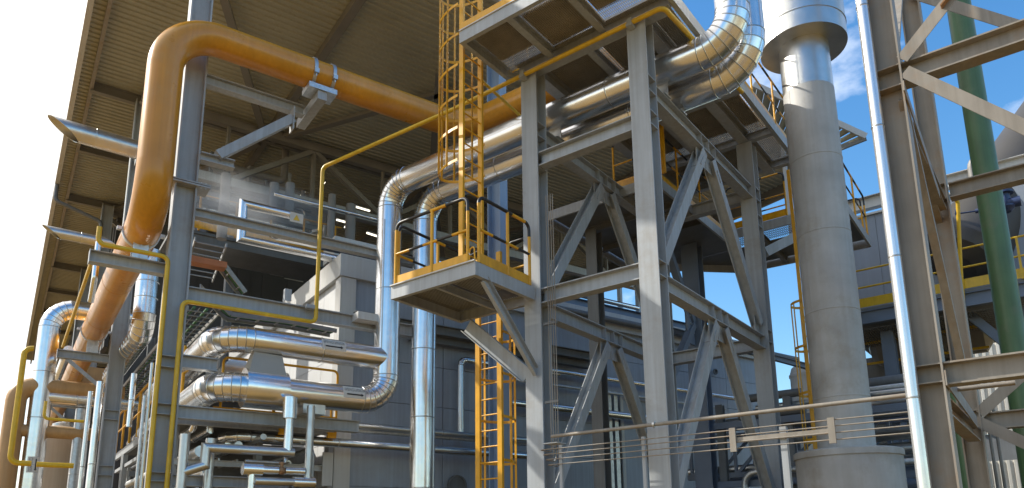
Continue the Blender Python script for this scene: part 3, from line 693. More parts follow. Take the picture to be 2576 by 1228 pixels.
# ================================================================== ANNEX BUILDING (blue grey panels)
AXB, AYB, AZT = 15.7, 6.12, 8.4
an = thing('annex_building', 'low flat roofed annex of blue grey wall panels behind the tower, left side sunlit', 'building', wB(20, 15, 0))
LEN = 15.45
def panel_wall(o, u, L, zs, vj, th, nrm, m, par, name='wall_panel'):
    mb = MB()
    js = [0]+vj+[L]
    for a, b in zip(js[:-1], js[1:]):
        for z0, z1 in zip(zs[:-1], zs[1:]):
            mb.box(o, u, nrm, a+.008, b-.008, 0, th, z0+.006, z1-.006)
    return obj(name, mb, m, par)
zs_ = [0.02, 1.0, 2.0, 3.0, 4.0, 5.0, 6.0, 7.0, 7.88]
panel_wall(wB(AXB, AYB, 0), bY, LEN, zs_, [2.7, 5.4, 8.1, 10.8, 13.5, 16.0], .06, bX, WALLP, an)
panel_wall(wB(AXB, AYB, 0), bX, 14, zs_, [1.2, 3.6, 6.0, 8.4, 10.8], .06, bY, WALLW, an)
obj('core', MB().box(O0, bX, bY, AXB+.07, AXB+14, AYB+.07, AYB+LEN, .01, 7.93), GREYD, an)
obj('parapet', MB().box(O0, bX, bY, AXB-.12, AXB, AYB-.12, AYB+LEN, 7.86, AZT).box(O0, bX, bY, AXB, AXB+14, AYB-.12, AYB-.003, 7.861, AZT-.002), TRIM, an)
obj('roof', MB().box(O0, bX, bY, AXB+.0, AXB+14, AYB, AYB+LEN, 8.05, 8.15), GREYD, an)
obj('corner_trim', MB().box(O0, bX, bY, AXB-.075, AXB+.25, AYB-.08, AYB-.062, .02, 7.85).box(O0, bX, bY, AXB-.08, AXB-.063, AYB-.062, AYB+.3, .02, 7.85), TRIM, an)
dy0 = bx(1555, 950, 15.6).dot(bY)
dr = obj('panel_door', MB().box(O0, bX, bY, 15.6, 15.63, dy0+.12, dy0+1.1, .1, 5.8), WALLP, an)
obj('door_frame', MB().box(O0, bX, bY, 15.56, 15.62, dy0, dy0+.11, .1, 5.9).box(O0, bX, bY, 15.56, 15.62, dy0+.111, dy0+1.2, 5.805, 5.9), TRIM, dr)
q = bx(1150, 1222, 15.6); obj('vent', MB().lathe(q+bX*.02, -bX, [(0, .26), (.05, .26), (.05, .22), (.02, .22)], 28), GREYD, an)
q = bx(1799, 935, 15.6); obj('round_port', MB().lathe(q+bX*.02, -bX, [(0, .1), (.05, .1), (.05, .07), (.0, .07)], 18), GREYD, an)
# gutter pipe and wall pipes, all run along bY in front of the panels
def wall_line(label, p0, p1, x, r, m, seam=0, n=16, name='wall_pipe', ext=(0, 0)):
    a, b = bx(*p0, x), bx(*p1, x); z = (a.z+b.z)/2
    return pipe(label, [wB(x, a.dot(bY)-ext[0], z), wB(x, b.dot(bY)+ext[1], z)], r, m, seam=seam, n=n, name=name)
wall_line('dark gutter pipe running high along the blue grey wall panels', (1420, 777), (1540, 808), 15.45, .09, GREYD, ext=(.3, 9))
wall_line('uppermost bright silver pipe fixed along the blue wall behind the tower', (1400, 938), (1650, 970), 15.3, .075, SILVER, 2.5, ext=(1.5, 3.8))
wall_line('thin dull pipe between two silver pipes on the blue wall', (1400, 968), (1610, 1001), 15.35, .04, GALV, ext=(1.5, 3.8))
wall_line('lowest and thickest silver pipe along the blue wall behind the tower', (1400, 1025), (1640, 1057), 15.2, .115, SILVER, 2.2, ext=(1.5, 3.6))
for px, lb in ((1530, 'left slim vertical duct on the blue wall by the panel door'), (1546, 'right slim vertical duct on the blue wall by the panel door')):
    y = bx(px, 990, 15.45).dot(bY)
    for _ in (0,):
        o = obj('cable_duct', MB().box(O0, bX, bY, 15.42, 15.56, y-.07, y+.07, .05, 5.95), GALV)
        tag(o, lb, 'duct')
q1, q2, q3 = bx(1158, 1090, 15.35), bx(1158, 905, 15.35), bx(1330, 925, 15.35)
pipe('slim silver pipe dropping down the grey wall left of the lower ladder', [wB(15.35, q1.dot(bY), q1.z), wB(15.35, q1.dot(bY), q2.z), wB(15.35, q3.dot(bY)+1, q2.z)], .085, SILVER, .14, 3, True, 1.4, 16, 'wall_pipe')
q1 = bx(1207, 1080, 15.2); q2 = bx(1207, 900, 15.2)
pipe('thin vertical silver pipe seen between the lower ladder stiles', [wB(15.2, q1.dot(bY), .05), wB(15.2, q1.dot(bY), q2.z)], .06, SILVER2, seam=1.5, n=14, name='wall_pipe')
# long level pipes below: run toward the second downpipe
wall_line('upper of two dull long pipes running low across the grey wall', (650, 1049), (1034, 1084), 14.9, .07, SILVER2, 3., ext=(1.2, 3.5))
wall_line('lower of two dull long pipes running low across the grey wall', (650, 1060), (1034, 1096), 15.05, .055, GALV, 3., ext=(.6, 3.5))
# blue beam crossing near wall at annex height (dark ledge band right of the mid beam)
o = obj('steel_beam', MB().ib(wB(15.35, 6.3, bx(900, 797, 15.35).z), wB(15.35, 13.5, bx(900, 797, 15.35).z), .24, .2), GREYD); tag(o, 'dark beam running behind both silver downpipes below the annex parapet', 'steel beam')
o = obj('steel_beam', MB().ib(wB(15.5, 7.8, bx(1150, 860, 15.5).z), wB(15.5, 13.5, bx(1150, 860, 15.5).z), .3, .2), GREYD); tag(o, 'dark ledge beam on the grey wall behind the second downpipe, lower one', 'steel beam')
# equipment on the annex roof
for px, d, lb in ((1605, 22.5, 'left thin post on the annex roof against the sky'), (1648, 23.2, 'right thin post on the annex roof beside the tower leg'), (1560, 22.1, 'thin post on the annex roof behind the left tower brace')):
    p = bx(px, 780, AXB+3); p = wB(AXB+3, p.dot(bY), 8.16)
    o = obj('roof_post', MB().bar(p, p+Z*2.9, .14, .14), GREY); tag(o, lb, 'post')
a = bx(1380, 765, AXB+1.6); b = bx(1570, 806, AXB+1.6)
pipe('silver roof pipe with joints lying on the annex roof', [wB(AXB+1.6, a.dot(bY)-1, 8.55), wB(AXB+1.6, b.dot(bY)+.3, 8.55)], .2, SILVER, seam=1.2, n=20, name='roof_pipe')
pipe('yellow handrail tube along the annex roof', [wB(AXB+2.2, 11.2, 9.25), wB(AXB+2.2, 18, 9.25)], .03, YEL, n=8, name='roof_rail', cat='handrail')
o = obj('roof_beam', MB().ib(wB(AXB+1, 10.5, 8.95), wB(AXB+1, 19.5, 8.95), .25, .2), BLUEG); tag(o, 'blue grey beam raised above the annex roof edge', 'steel beam')
pipe('slender silver pipe high above the annex roof', [wB(AXB+2.6, 9.6, 9.95), wB(AXB+2.6, 18.3, 9.95)], .09, SILVER, seam=2, n=12, name='roof_pipe')
vt = thing('roof_valve', 'dark valve assembly with bonnet on the annex roof against the sky', 'valve', wB(AXB+2.4, 15.9, 8.16))
c = wB(AXB+2.4, 15.7, 0)
obj('body', MB().lathe(c+Z*8.16, Z, [(0, .12), (.3, .12), (.32, .25), (.5, .25), (.52, .14), (1.1, .14)], 16), GREYD, vt)
obj('actuator', MB().lathe(c+Z*9.3-bY*.5, bY, [(0, .1), (.2, .16), (.9, .16), (1.0, .1)], 16), GREYD, vt)
# things hanging high under the roof, right part of hall
for i, (y0, lb) in enumerate(((15.0, 'near dark service walkway frame hanging under the far hall roof'), (18.5, 'far dark service walkway frame hanging under the hall roof'))):
    t = thing('walkway_frame', lb, 'walkway', wB(24, y0, 11.8), 'walkway frames under the roof')
    for dx in (0, 1.0): obj('side_beam', MB().ib(wB(23+dx+i*1.6, y0-3.5, 12.2-.5*i), wB(23+dx+i*1.6, y0+4, 12.2-.5*i), .2, .12), GREYD, t)
    for k in range(9): obj('tread', MB().bar(wB(23+i*1.6, y0-3.3+.9*k, 12.2-.5*i), wB(24+i*1.6, y0-3.3+.9*k, 12.2-.5*i), .3, .03), GRATE, t)
    for k in range(3): obj('hanger', MB().bar(wB(23+i*1.6, y0-3+3*k, 12.2-.5*i), wB(23+i*1.6, y0-3+3*k, 14.8), .12, .12), GREYD, t)
# ================================================================== HALL INTERIOR
hw = thing('hall_wall', 'dark sheet metal wall deep inside the hall under the yellow kick plate', 'wall', wB(29, 9, 0))
mb = MB()
for i in range(44):
    y = 2.9+i*.5; mb.box(O0, bX, bY, 29+(i % 2)*.03, 29.15, y, y+.496, .02, 13.75)
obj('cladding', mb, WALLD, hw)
for (x0, y0, x1, y1, z_) in ((678, 689, 712, 699, 0), (715, 700, 762, 714, 0), (765, 702, 800, 712, 0)):
    a, b = bx(x0, y0, 28.97), bx(x1, y1, 28.97)
    obj('seam_trim', MB().bar(a, wB(28.97, b.dot(bY), a.z), .03, .03), TRIM, hw)
sw = thing('hall_wall', 'grey sheet wall panel along the far left side of the hall under the roof edge', 'wall', wB(40, 2.7, 0))
mb = MB()
for i in range(56):
    mb.box(O0, bX, bY, 31.+i*.5, 31.496+i*.5, 2.7-(i % 2)*.03, 2.85, 9.2, RZ-.4)
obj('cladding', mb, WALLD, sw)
# long walkway with yellow kick plate high in the hall
wk = thing('hall_walkway', 'walkway deep in the hall with a long yellow kick plate and rail', 'walkway', wB(22.4, 5.5, 10.8))
WX = 22.; tz_ = (bx(482, 562, WX).z+bx(852, 644, WX).z)/2; zf = tz_-.16
y0 = bx(482, 562, WX).dot(bY); y1 = bx(855, 644, WX).dot(bY)
obj('floor', MB().box(O0, bX, bY, WX+.05, WX+2.2, y0-.5, y1, zf-.1, zf), GREYD, wk)
obj('edge_beam', MB().ib(wB(WX+.02, y0-.5, zf-.24), wB(WX+.02, y1, zf-.24), .26, .16), GREYD, wk)
obj('toe_board', MB().bar(wB(WX-.02, y0-.5, tz_), wB(WX-.02, y1, tz_), .012, .22), YEL, wk)
for k in range(5):
    y = y0+.2+k*(y1-y0-.4)/4; obj('post', MB().bar(wB(WX, y, zf), wB(WX, y, zf+1.15), .05, .05), YEL, wk)
for h_ in (1.15, .6): obj('rail', MB().tube([wB(WX, y0-.3, zf+h_), wB(WX, y1, zf+h_)], .024, 8), YEL, wk)
a, b = bx(560, 622, 26), bx(800, 672, 26)
tk = obj('dark_vessel', MB().lathe(wB(26, a.dot(bY), a.z), bY, [(0, .1), (.2, .4), (.5, .62), (b.dot(bY)-a.dot(bY)-.5, .62), (b.dot(bY)-a.dot(bY)-.2, .4), (b.dot(bY)-a.dot(bY), .1)], 32), BLUEG); tag(tk, 'long dark horizontal vessel in shade under the hall walkway', 'tank')
# bank of pipes, posts and beams deeper in the hall
pbk = thing('pipe_bank', 'dim bank of parallel pipes, posts and beams deep in the hall above the walkway', 'pipes', wB(23, 6, 10.8))
rr = random.Random(5)
for k in range(8):
    z = zf+.4+k*.34+rr.uniform(-.06, .06); x = WX+.5+rr.uniform(0, 1.3); y0 = 3.6+rr.uniform(0, 1.2); y1 = y0+rr.uniform(2.4, 4.)
    obj('bank_pipe', MB().tube([wB(x, y0, z), wB(x, y1, z), wB(x, y1, z+rr.choice((-.4, .8, 1.4)))], rr.choice((.05, .08, .12)), 14, .2, 4), rr.choice((SILVER2, SILVER, CREAMD, GALV)), pbk)
for k in range(7):
    y = 3.7+k*.65+rr.uniform(-.1, .1); x = WX+.5+rr.uniform(0, 1.3)
    obj('bank_post', MB().bar(wB(x, y, zf), wB(x, y, zf+3.), rr.choice((.06, .1, .16)), .1), rr.choice((GREY, CREAMD, GREYD)), pbk)
for k in range(3):
    obj('bank_beam', MB().ib(wB(WX+.6+k*.6, 3.4, zf+1.2+.6*k), wB(WX+.6+k*.6, 8., zf+1.2+.6*k), .18, .12), rr.choice((GREY, GREYD)), pbk)
for k in range(4):
    y = 4.+k*1.0; obj('bank_box', MB().box(wB(WX+.4, y, zf+.005), bX, bY, 0, .4, 0, rr.uniform(.3, .6), 0, rr.uniform(.4, .9)), rr.choice((GREY, WALLP, GREYD)), pbk)
# bright pipes in the hall
def bpipe(label, pts, x, r, m=SILVER, R=0, seam=2.2, name='hall_pipe', n=18, lob=False, segs=4):
    P_ = [bx(a, b, x) for a, b in pts]
    # level the runs: snap to horizontal / vertical
    Q = [P_[0]]
    for p in P_[1:]:
        l = Q[-1]; dy, dz = (p-l).dot(bY), p.z-l.z
        if abs(dz) < .35*abs(dy): p = wB(x, p.dot(bY), l.z)
        elif abs(dy) < .35*abs(dz): p = wB(x, l.dot(bY), p.z)
        Q.append(p)
    return pipe(label, Q, r, m, R, segs, lob, seam, n, name)
bpipe('silver pipe with a square drop crossing in front of the hall walkway', [(745, 545), (613, 507), (602, 600), (860, 652)], 16.2, .10)
bpipe('silver pipe elbowing down behind the upper beam then running right in the hall', [(664, 574), (690, 594), (960, 651)], 16.8, .085, R=.3)
bpipe('thin bright pipe strung high in front of the hall truss', [(690, 488), (965, 558)], 16.5, .045, name='hall_pipe', n=10)
for px, lb in ((687, 'left short riser pipe capped round, beside the hall truss chord'), (727, 'right short riser pipe capped round, beside the hall truss chord')):
    a = bx(px, 525, 19.5); b = bx(px, 462, 19.5)
    pipe(lb, [wB(19.5, a.dot(bY), a.z-.3), wB(19.5, a.dot(bY), b.z)], .13, CREAMD, n=16, name='riser_pipe')
for (px, ya, yb2, r, lb) in ((830, 620, 520, .12, 'hall riser pipe behind the thin yellow downpipe'), (878, 640, 545, .16, 'hall riser pipe left of the tall silver downpipe'), (560, 560, 470, .14, 'faint riser pipe in steamy hall near the column')):
    a = bx(px, ya, 20.5); b = bx(px, yb2, 20.5)
    pipe(lb, [wB(20.5, a.dot(bY), a.z-.5), wB(20.5, a.dot(bY), b.z+.4)], r, CREAMD, n=14, name='riser_pipe')
q = bx(880, 640, 19.8)
o = obj('cabinet', MB().box(q, bX, bY, -.3, .6, -.6, 1.0, -.3, .35), WALLW); tag(o, 'pale blue cabinet box standing on the hall walkway', 'cabinet')
# lamps: emissive bars added to paint sunlight catching on things in the hall
GLINT = bpy.data.materials.new('glint_glow'); GLINT.use_nodes = True; bb = GLINT.node_tree.nodes['Principled BSDF']; bb.inputs['Emission Color'].default_value = (1, .93, .75, 1); bb.inputs['Emission Strength'].default_value = 1.6
glints = (((808, 470), (817, 458)), ((756, 493), (766, 483)), ((886, 518), (930, 531)), ((905, 540), (935, 549)), ((866, 571), (891, 579)), ((922, 586), (950, 595)), ((760, 561), (783, 568)), ((846, 553), (880, 562)))
words_ = ('first glowing bar added as a glint, tilted, left of the thin yellow downpipe top', 'second tilted glowing glint bar a little lower and left of the yellow downpipe', 'long glowing glint bar just left of the silver downpipe elbow', 'glowing glint bar close under the longest bar by the silver downpipe', 'brightest glowing glint bar midway between yellow downpipe and silver downpipe', 'glowing glint bar touching the edge of the silver downpipe', 'dim glowing glint bar seen left of the yellow downpipe behind the rail', 'dim glowing glint bar right of the yellow downpipe under the thin pipe')
for (a, b), lb in zip(glints, words_):
    t = thing('glint_bar', lb, 'lamp', bx(*a, 24), 'strip lamps glowing in the hall')
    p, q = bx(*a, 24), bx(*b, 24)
    obj('tube', MB().bar(p, q, .05, .05), GLINT, t); obj('backing_bar', MB().bar(p+Z*.055, q+Z*.055, .14, .05), GREYD, t)  # bar glows in place of caught sunlight, dark bar added above it
t = thing('warning_sign', 'small white plate with a warning triangle hung in the hall below the silver pipe', 'sign', bx(746, 548, 16.1))
q = bx(746, 548, 16.1)
obj('plate', MB().box(q, bX, bY, 0, .008, -.16, .16, -.12, .12), SIGNW, t)
mb = MB(); mb.face([mb.bm.verts.new(q-bX*.003+bY*a+Z*b) for a, b in ((-.08, -.07), (.08, -.07), (0, .08))]); obj('triangle', mb, SIGNY, t)
# ---- cable ladders
def cable_ladder(label, pts, w, wdir, cable=True, rung=.3, hgt=.09, name='cable_ladder'):
    t = thing(name, label, 'cable tray', pts[0], 'cable ladders')
    for s_ in (-.5, .5):
        mb = MB()
        for p, q in zip(pts[:-1], pts[1:]): mb.bar(p+wdir*w*s_, q+wdir*w*s_, .03, hgt)
        obj('side_rail', mb, TRAY, t)
    for p, q in zip(pts[:-1], pts[1:]):
        L_ = (q-p).length; k = max(1, int(L_/rung))
        for i in range(k):
            c = p.lerp(q, (i+.5)/k); obj('rung', MB().bar(c-wdir*w*.48, c+wdir*w*.48, .04, .02), TRAY, t)
    if cable:
        for j in range(4):
            off = wdir*w*(-.3+.2*j)+Z*.035
            obj('cable', MB().tube([p+off for p in pts], .022 if j % 2 else .03, 8, .3, 3), (CABLE if j % 2 == 0 else BLACK), t)
    return t
a, b = bx(530, 609, 15.), bx(502, 702, 13.0)
za = bx(530, 609, 15.).z
cable_ladder('cable ladder running away behind the near column, upper layer', [oz(531, 609, 7.9), oz(500, 700, 7.9)+bX*.01], .62, bY, False, .32)
cable_ladder('cable ladder running away behind the near column, lower layer', [oz(520, 640, 7.45)+bX*2, oz(488, 735, 7.45)], .62, bY, False, .32)
c1, c2, c3, c4, c5 = bx(561, 674, 15.5), bx(612, 741, 15.5), bx(575, 797, 15.0), bx(720, 815, 15.0), bx(838, 838, 15.0)
cable_ladder('cable ladder slanting down to the right with green cables below the red cover', [c1, c2], .34, bX, True, .3)
cable_ladder('cable ladder with green cables running right under the grey beam', [bx(535, 755, 15.), c3, c4, c5], .40, bX, True, .3)
q = bx(527, 664, 15.4); o = obj('tray_cover', MB().box(q, bX, bY, -.12, .15, -.38, .32, -.06, .07), COPPER); tag(o, 'rust red tray cover box behind the near column', 'cover')
cable_ladder('cable ladder running deep between the first and second columns, upper one', [wB(15.6, 3.1, 6.5), wB(27, 3.1, 6.5)], .62, bY, True, .34)
cable_ladder('cable ladder running deep between the first and second columns, lower one', [wB(15.6, 3.7, 6.15), wB(27, 3.7, 6.15)], .62, bY, True, .34)
o = obj('added_dark_sheet', MB().box(O0, bX, bY, 17.2, 17.7, 2.8, 6.0, .02, 4.0), GREYD); tag(o, 'added dark sheet hiding the sunlit annex wall behind the pipe rack at bottom centre', 'cabinet')  # added sheet, covers the sunlit annex wall so the rack stays dark
# ================================================================== LEFT EDGE
def vB(x, px, py): return bx(px, py, x)
vx = 24.
c = bx(120, 860, vx); r_ = .27
yv = bx(112, 930, vx).dot(bY); zt = bx(160, 776, vx).z; zb = bx(180, 1003, vx).z
lv = thing('vapor_pipe', 'tall silver pipe at the far left with a hooked top elbow and a flow label', 'pipe', wB(vx, yv, 0))
obj('pipe_run', MB().tube([wB(vx, yv, .02), wB(vx, yv, zt), wB(vx, yv+2.6, zt)], r_, 36, .62, 7, True, 1.35, .006), [SILVER, SEAM], lv)
obj('branch', MB().tube([wB(vx, yv, zb), wB(vx, yv+2.6, zb)], r_*.78, 32, seam=.95), [SILVER, SEAM], lv)
wrap_label('CONDENSADO', lv, wB(vx, yv, 0), -Z, r_, -bx(60, 1150, vx).z, -bx(60, 1190, vx).z+.0, radians(60), radians(120), -bY, txt_h=.3)
# slim vertical pipes
def vpipe(label, px, py, x, r, z0, z1, m=SILVER2, name='vertical_pipe', seam=1.6, n=16):
    q = bx(px, py, x); return pipe(label, [wB(x, q.dot(bY), z0), wB(x, q.dot(bY), z1)], r, m, seam=seam, n=n, name=name)
zz = bx(252, 1020, 16.5).z
vpipe('slim silver vertical pipe with a cut top left of the second column', 242, 1060, 16.5, .066, .02, bx(250, 960, 16.5).z, SILVER)
vpipe('silver upright pipe left of the second column, standing among small columns', 156, 1150, 26, .11, .02, bx(165, 1060, 26).z, SILVER2)
vpipe('grey upright pipe between tan tank and second column', 190, 1150, 24, .13, .02, 5.6, GALV)
vpipe('pale slim upright conduit behind the horizontal branch pipe', 213, 1120, 19.5, .05, .02, 5.3, WHITEP)
# long second ochre side line: white pipe parallel beneath the ochre one
pipe('pale silver pipe running away beside the ochre pipe on its left', [wB(22.6, 1.15, 6.95), wB(50, 1.15, 6.95)], .12, SILVER, seam=3, n=24, name='receding_pipe')
pipe('small silver pipe hanging in a loop left of the ochre pipe under the bracket', [by(243, 655, 1.15)+Z*.4, by(238, 700, 1.15), by(250, 706, 1.15)+bX*1.5], .06, SILVER, .12, 4, n=12, name='drain_pipe')
# inclined yellow vent pipe from bracket corner downwards
a, b = bx(236, 648, 14.2), bx(160, 866, 19.0)
pipe('slanting yellow pole running from the bracket corner down past the hooked silver pipe', [bx(237, 640, 14.3), by(158, 872, .92)], .035, YELP, n=10, name='gas_pipe')
q = bx(232, 640, 14.25)
# tall hooked yellow gas pipe, far left
x = 19.
g = [bx(a_, b_, x) for a_, b_ in ((85, 877), (62, 880), (34, 1160), (72, 1166))]
pipe('yellow gas pipe shaped like a flat U in front of the far left duct', [g[0], wB(x, g[1].dot(bY), g[0].z), wB(x, g[1].dot(bY), g[3].z), wB(x, g[3].dot(bY)+.05, g[3].z)], .06, YELP, .16, 5, n=14, name='gas_pipe')
q1, q2 = bx(92, 1168, 18.2), bx(185, 1172, 18.2)
pipe('short level yellow pipe passing in front of the tan tank', [wB(18.2, q1.dot(bY), q1.z), wB(18.2, q2.dot(bY), q1.z)], .055, YELP, n=14, name='gas_pipe')
q1, q2 = bx(110, 1053, 17.), bx(212, 1053, 17.)
pipe('thin yellow pipe hooked up at its left end under the last ochre pipe bracket', [wB(17., q1.dot(bY), q1.z+.35), wB(17., q1.dot(bY), q1.z), wB(17., q2.dot(bY), q1.z)], .03, YELP, .08, 4, n=10, name='gas_pipe')
# tan duct with crossover
x = 24.
d0, d1, d2 = bx(28, 1100, x), bx(42, 985, x), bx(150, 960, x)
dy = d0.dot(bY)
td = thing('tan_duct', 'fat tan pipe at the far left edge bending over at its top toward the plant', 'duct', wB(x, dy, 0))
dz = bx(75, 972, x).z
obj('duct_run', MB().tube([wB(x, dy, .02), wB(x, dy, dz), wB(x, dy+2.6, dz)], .25, 36, .42, 8), TAN, td)
dz2 = bx(95, 1085, x).z
obj('duct_branch', MB().tube([wB(x, dy, dz2), wB(x, dy+2.2, dz2)], .17, 28), TAN, td)
tk = thing('storage_tank', 'tan grey upright tank with domed top behind the hooked silver pipe', 'tank', wB(26, 1.5, 0))
zt2 = bx(150, 1072, 26).z; ty_ = bx(146, 1150, 26).dot(bY)
obj('shell', MB().lathe(wB(26, ty_, .01), Z, [(0, .66), (zt2-.4, .66), (zt2-.38, .675), (zt2-.3, .675), (zt2-.28, .66), (zt2-.1, .55), (zt2, .2)], 40), TANKM, tk)
obj('cap', MB().lathe(wB(26, ty_, zt2-.06), Z, [(0, .25), (.12, .25), (.18, .1)], 20), GALV, tk)
# exhaust stubs, mitred ends
def exhaust(label, pl_, pr, x, r):
    a, b = bx(*pl_, x), bx(*pr, x); d = (b-a).normalized(); n = 32
    mb = MB(); e1 = d.cross(Z).normalized(); e2 = e1.cross(d)
    R0, R1, R2 = [], [], []
    for j in range(n):
        o = (e1*cos(2*pi*j/n)+e2*sin(2*pi*j/n))
        cut = -o.dot(Z)*r*1.5
        R0.append(mb.bm.verts.new(a+o*r+d*(cut))); R1.append(mb.bm.verts.new(b+o*r)); R2.append(mb.bm.verts.new(a+o*r*.94+d*(cut+.004)))
    R3 = [mb.bm.verts.new(a+(v.co-a)*.999+d*1.2) for v in R2]
    for j in range(n):
        k = (j+1) % n
        mb.face([R0[j], R0[k], R1[k], R1[j]], 0, True); mb.face([R0[k], R0[j], R2[j], R2[k]]); mb.face([R2[k], R2[j], R3[j], R3[k]], 0, True)
    mb.face(R3)
    for t_ in (.45, 1.5): mb.lathe(a+d*(t_+r), d, [(0, r), (.004, r+.008), (.03, r+.008), (.034, r)], n, False)
    return tag(obj('exhaust_stub', mb, SILVER2, recalc=False), label, 'exhaust', 'exhaust stubs on the left')
exhaust('upper mitre cut silver exhaust stub jutting out left of the ochre pipe', (158, 324), (345, 378), 19., .23)
exhaust('lower smaller silver exhaust stub ending by the yellow pipe corner', (128, 583), (262, 610), 18.2, .12)
# downspout of the roof edge
p = [bx(148, 480, 30), bx(150, 506, 30), bx(262, 560, 30), bx(260, 600, 30)]
pipe('thin dark rain pipe bending under the roof edge on the left', [wB(30, .55, p[0].z+.6), wB(30, .55, p[1].z), wB(30, 2.1, p[2].z), wB(30, 2.1, 9.)], .07, GREYD, .2, 4, n=12, name='rain_pipe')
# walkway with yellow rail between first and second columns
lw = thing('railed_walkway', 'low side walkway with yellow railing between the first and second columns', 'walkway', wB(23, 3.2, 4.6))
za = 4.68
obj('edge_channel', MB().ch(wB(15.5, 3.0, za-.1), wB(27, 3.0, za-.1), .2, .08), GREY, lw)
obj('floor', grating(O0, bX, bY, 15.5, 27, 3.02, 4.2, za+.03, .06, .15), GRATE, lw)
obj('floor_beam', MB().bar(wB(15.5, 3.1, za-.55), wB(27, 3.1, za-.55), .1, .1), GREY, lw)
rail(lw, [wB(16.5, 2.97, za), wB(26.6, 2.97, za)], 1.25, .036, None, [wB(16.5+1.45*k, 2.97, za) for k in range(1, 7)], 0, (.52,))
for xx in (18., 21., 25.): obj('post', MB().bar(wB(xx, 3.05, 0), wB(xx, 3.05, za-.2), .14, .14), GREY, lw)
for (z_, r2, lb) in ((5.2, .28, 'fat silver pipe with flange rings running behind the yellow railing'), (3.7, .14, 'pale pipe running away under the side walkway'), (4.35, .1, 'small silver pipe running away just over the walkway floor')):
    pipe(lb, [wB(15.2, 3.75, z_), wB(34, 3.75, z_)], r2, SILVER, seam=1.2, n=28, name='receding_pipe', bead=.02 if r2 > .2 else .006)
lb_ = thing('pipe_bank', 'dim jumble of pipes and posts under the side walkway, lower left', 'pipes', wB(20, 3.6, 0))
rr = random.Random(11)
for k in range(8):
    y = 3.2+.28*k; z = 1.2+rr.uniform(0, 2.9); obj('bank_pipe', MB().tube([wB(15.8+rr.uniform(0, 1), y, z), wB(30, y, z)], rr.choice((.05, .08, .11)), 14), rr.choice((GALV, SILVER2, GREYD, CREAMD)), lb_)
for k in range(7):
    x = 16.2+k*1.6; obj('bank_post', MB().bar(wB(x, 3.3+rr.uniform(0, .4), 0), wB(x, 3.3+rr.uniform(0, .4), 4.2), .1, .1), rr.choice((GREY, GREYD)), lb_)
for k in range(5):
    z = .9+k*.7; obj('bank_beam', MB().bar(wB(17.+k*1.4, 2.9, z), wB(17.+k*1.4, 5.6, z), .1, .14), rr.choice((GREY, GREYD)), lb_)
vpipe('short silver upright with bright cap by the second column', 333, 985, 21., .07, 4.75, bx(335, 940, 21.).z, SILVER, seam=.8)
q = bx(358, 735, 16.5)
dcy = bx(368, 745, 20.).dot(bY)
pipe('faceted silver duct riser behind the near column, with many ring joints', [wB(26., dcy, bx(360, 835, 20.).z), wB(20., dcy, bx(360, 835, 20.).z), wB(20., dcy, 9.2)], .27, SILVER, .45, 5, True, seam=.4, n=28, name='duct_riser')
o = obj('diagonal_beam', MB().bar(by(392, 700, 2.75), by(300, 895, 2.75), .16, .2), GREY); tag(o, 'sloping grey beam between first and second columns below the ochre pipe', 'steel beam')
for (x, y, lb) in ((20.2, 4.6, 'thin inner column behind the side walkway railing'), (28., 3.9, 'slim column deep on the left beneath the hall'), (34, 3.2, 'farthest slim column at lower left')):
    o = obj('thin_column', MB().ib(wB(x, y, 0), wB(x, y, 9.), .22, .22, bY), GREYD); tag(o, lb, 'steel column')
o = obj('lattice_mast', None or (lambda: (lambda mb: [mb.bar(wB(95+dx, -2.0+dy, 0), wB(95+dx*.3, -2.0+dy*.3, 18.5), .1, .1) for dx in (-.5, .5) for dy in (-.5, .5)] and [mb.bar(wB(95, -2.5, 1.5*k), wB(95, -1.5, 1.5*k+1.5), .06, .06) for k in range(11)] and mb)(MB()))(), BLUEG); tag(o, 'thin lattice mast far away at the lower left edge', 'mast')
q = bx(215, 962, 30); o = obj('tank_saddle', MB().box(q, bX, bY, -.4, .4, -.7, .7, -.5, .5), TAN); tag(o, 'tan box unit behind the receding ochre pipe', 'equipment box')
# ================================================================== SMALL SILVER PIPES AT THE BOTTOM CENTRE
X1 = 13.5
def Y_(px, py, x=X1): return bx(px, py, x).dot(bY)
def Z_(px, py, x=X1): return bx(px, py, x).z
def sp(label, pts, r, R=0, m=SILVER2, seam=1.2, lob=False, n=22, segs=4, name='silver_pipe'): return pipe(label, pts, r, m, R, segs, lob, seam, n, name, bead=.004)
ya = Y_(461, 1150); yb = Y_(520, 1150)
sp('left of two small silver risers standing in front of the pipe rack', [wB(X1, ya, .02), wB(X1, ya, Z_(461, 1092))], .085)
sp('right small silver riser standing behind the zigzag pipe', [wB(X1+.5, Y_(527, 1150, X1+.5), .02), wB(X1+.5, Y_(527, 1150, X1+.5), Z_(527, 1103, X1+.5))], .085)
zlow, zhi = Z_(505, 1170), Z_(640, 1133)
sp('zigzag silver pipe stepping up and then running right to a mitred end', [wB(X1, ya, Z_(462, 1188)), wB(X1, Y_(516, 1158), zlow), wB(X1, Y_(516, 1158), zhi), wB(X1, Y_(738, 1146), zhi)], .085)
yc = Y_(726, 1090)
t = thing('silver_pipe', 'short silver drop pipe with a fat collar joining the zigzag pipe below the vapor line', 'pipe', wB(X1, yc, zhi))
obj('pipe_run', MB().tube([wB(X1, yc, zhi), wB(X1, yc, VLZ-.2)], .082, 22, seam=.8), SILVER, t)
obj('collar', MB().lathe(wB(X1, yc, Z_(727, 1053)), Z, [(0, .085), (0, .135), (.4, .135), (.42, .085)], 24), SILVER, t)
yd = Y_(779, 1100); ze = Z_(690, 1211)
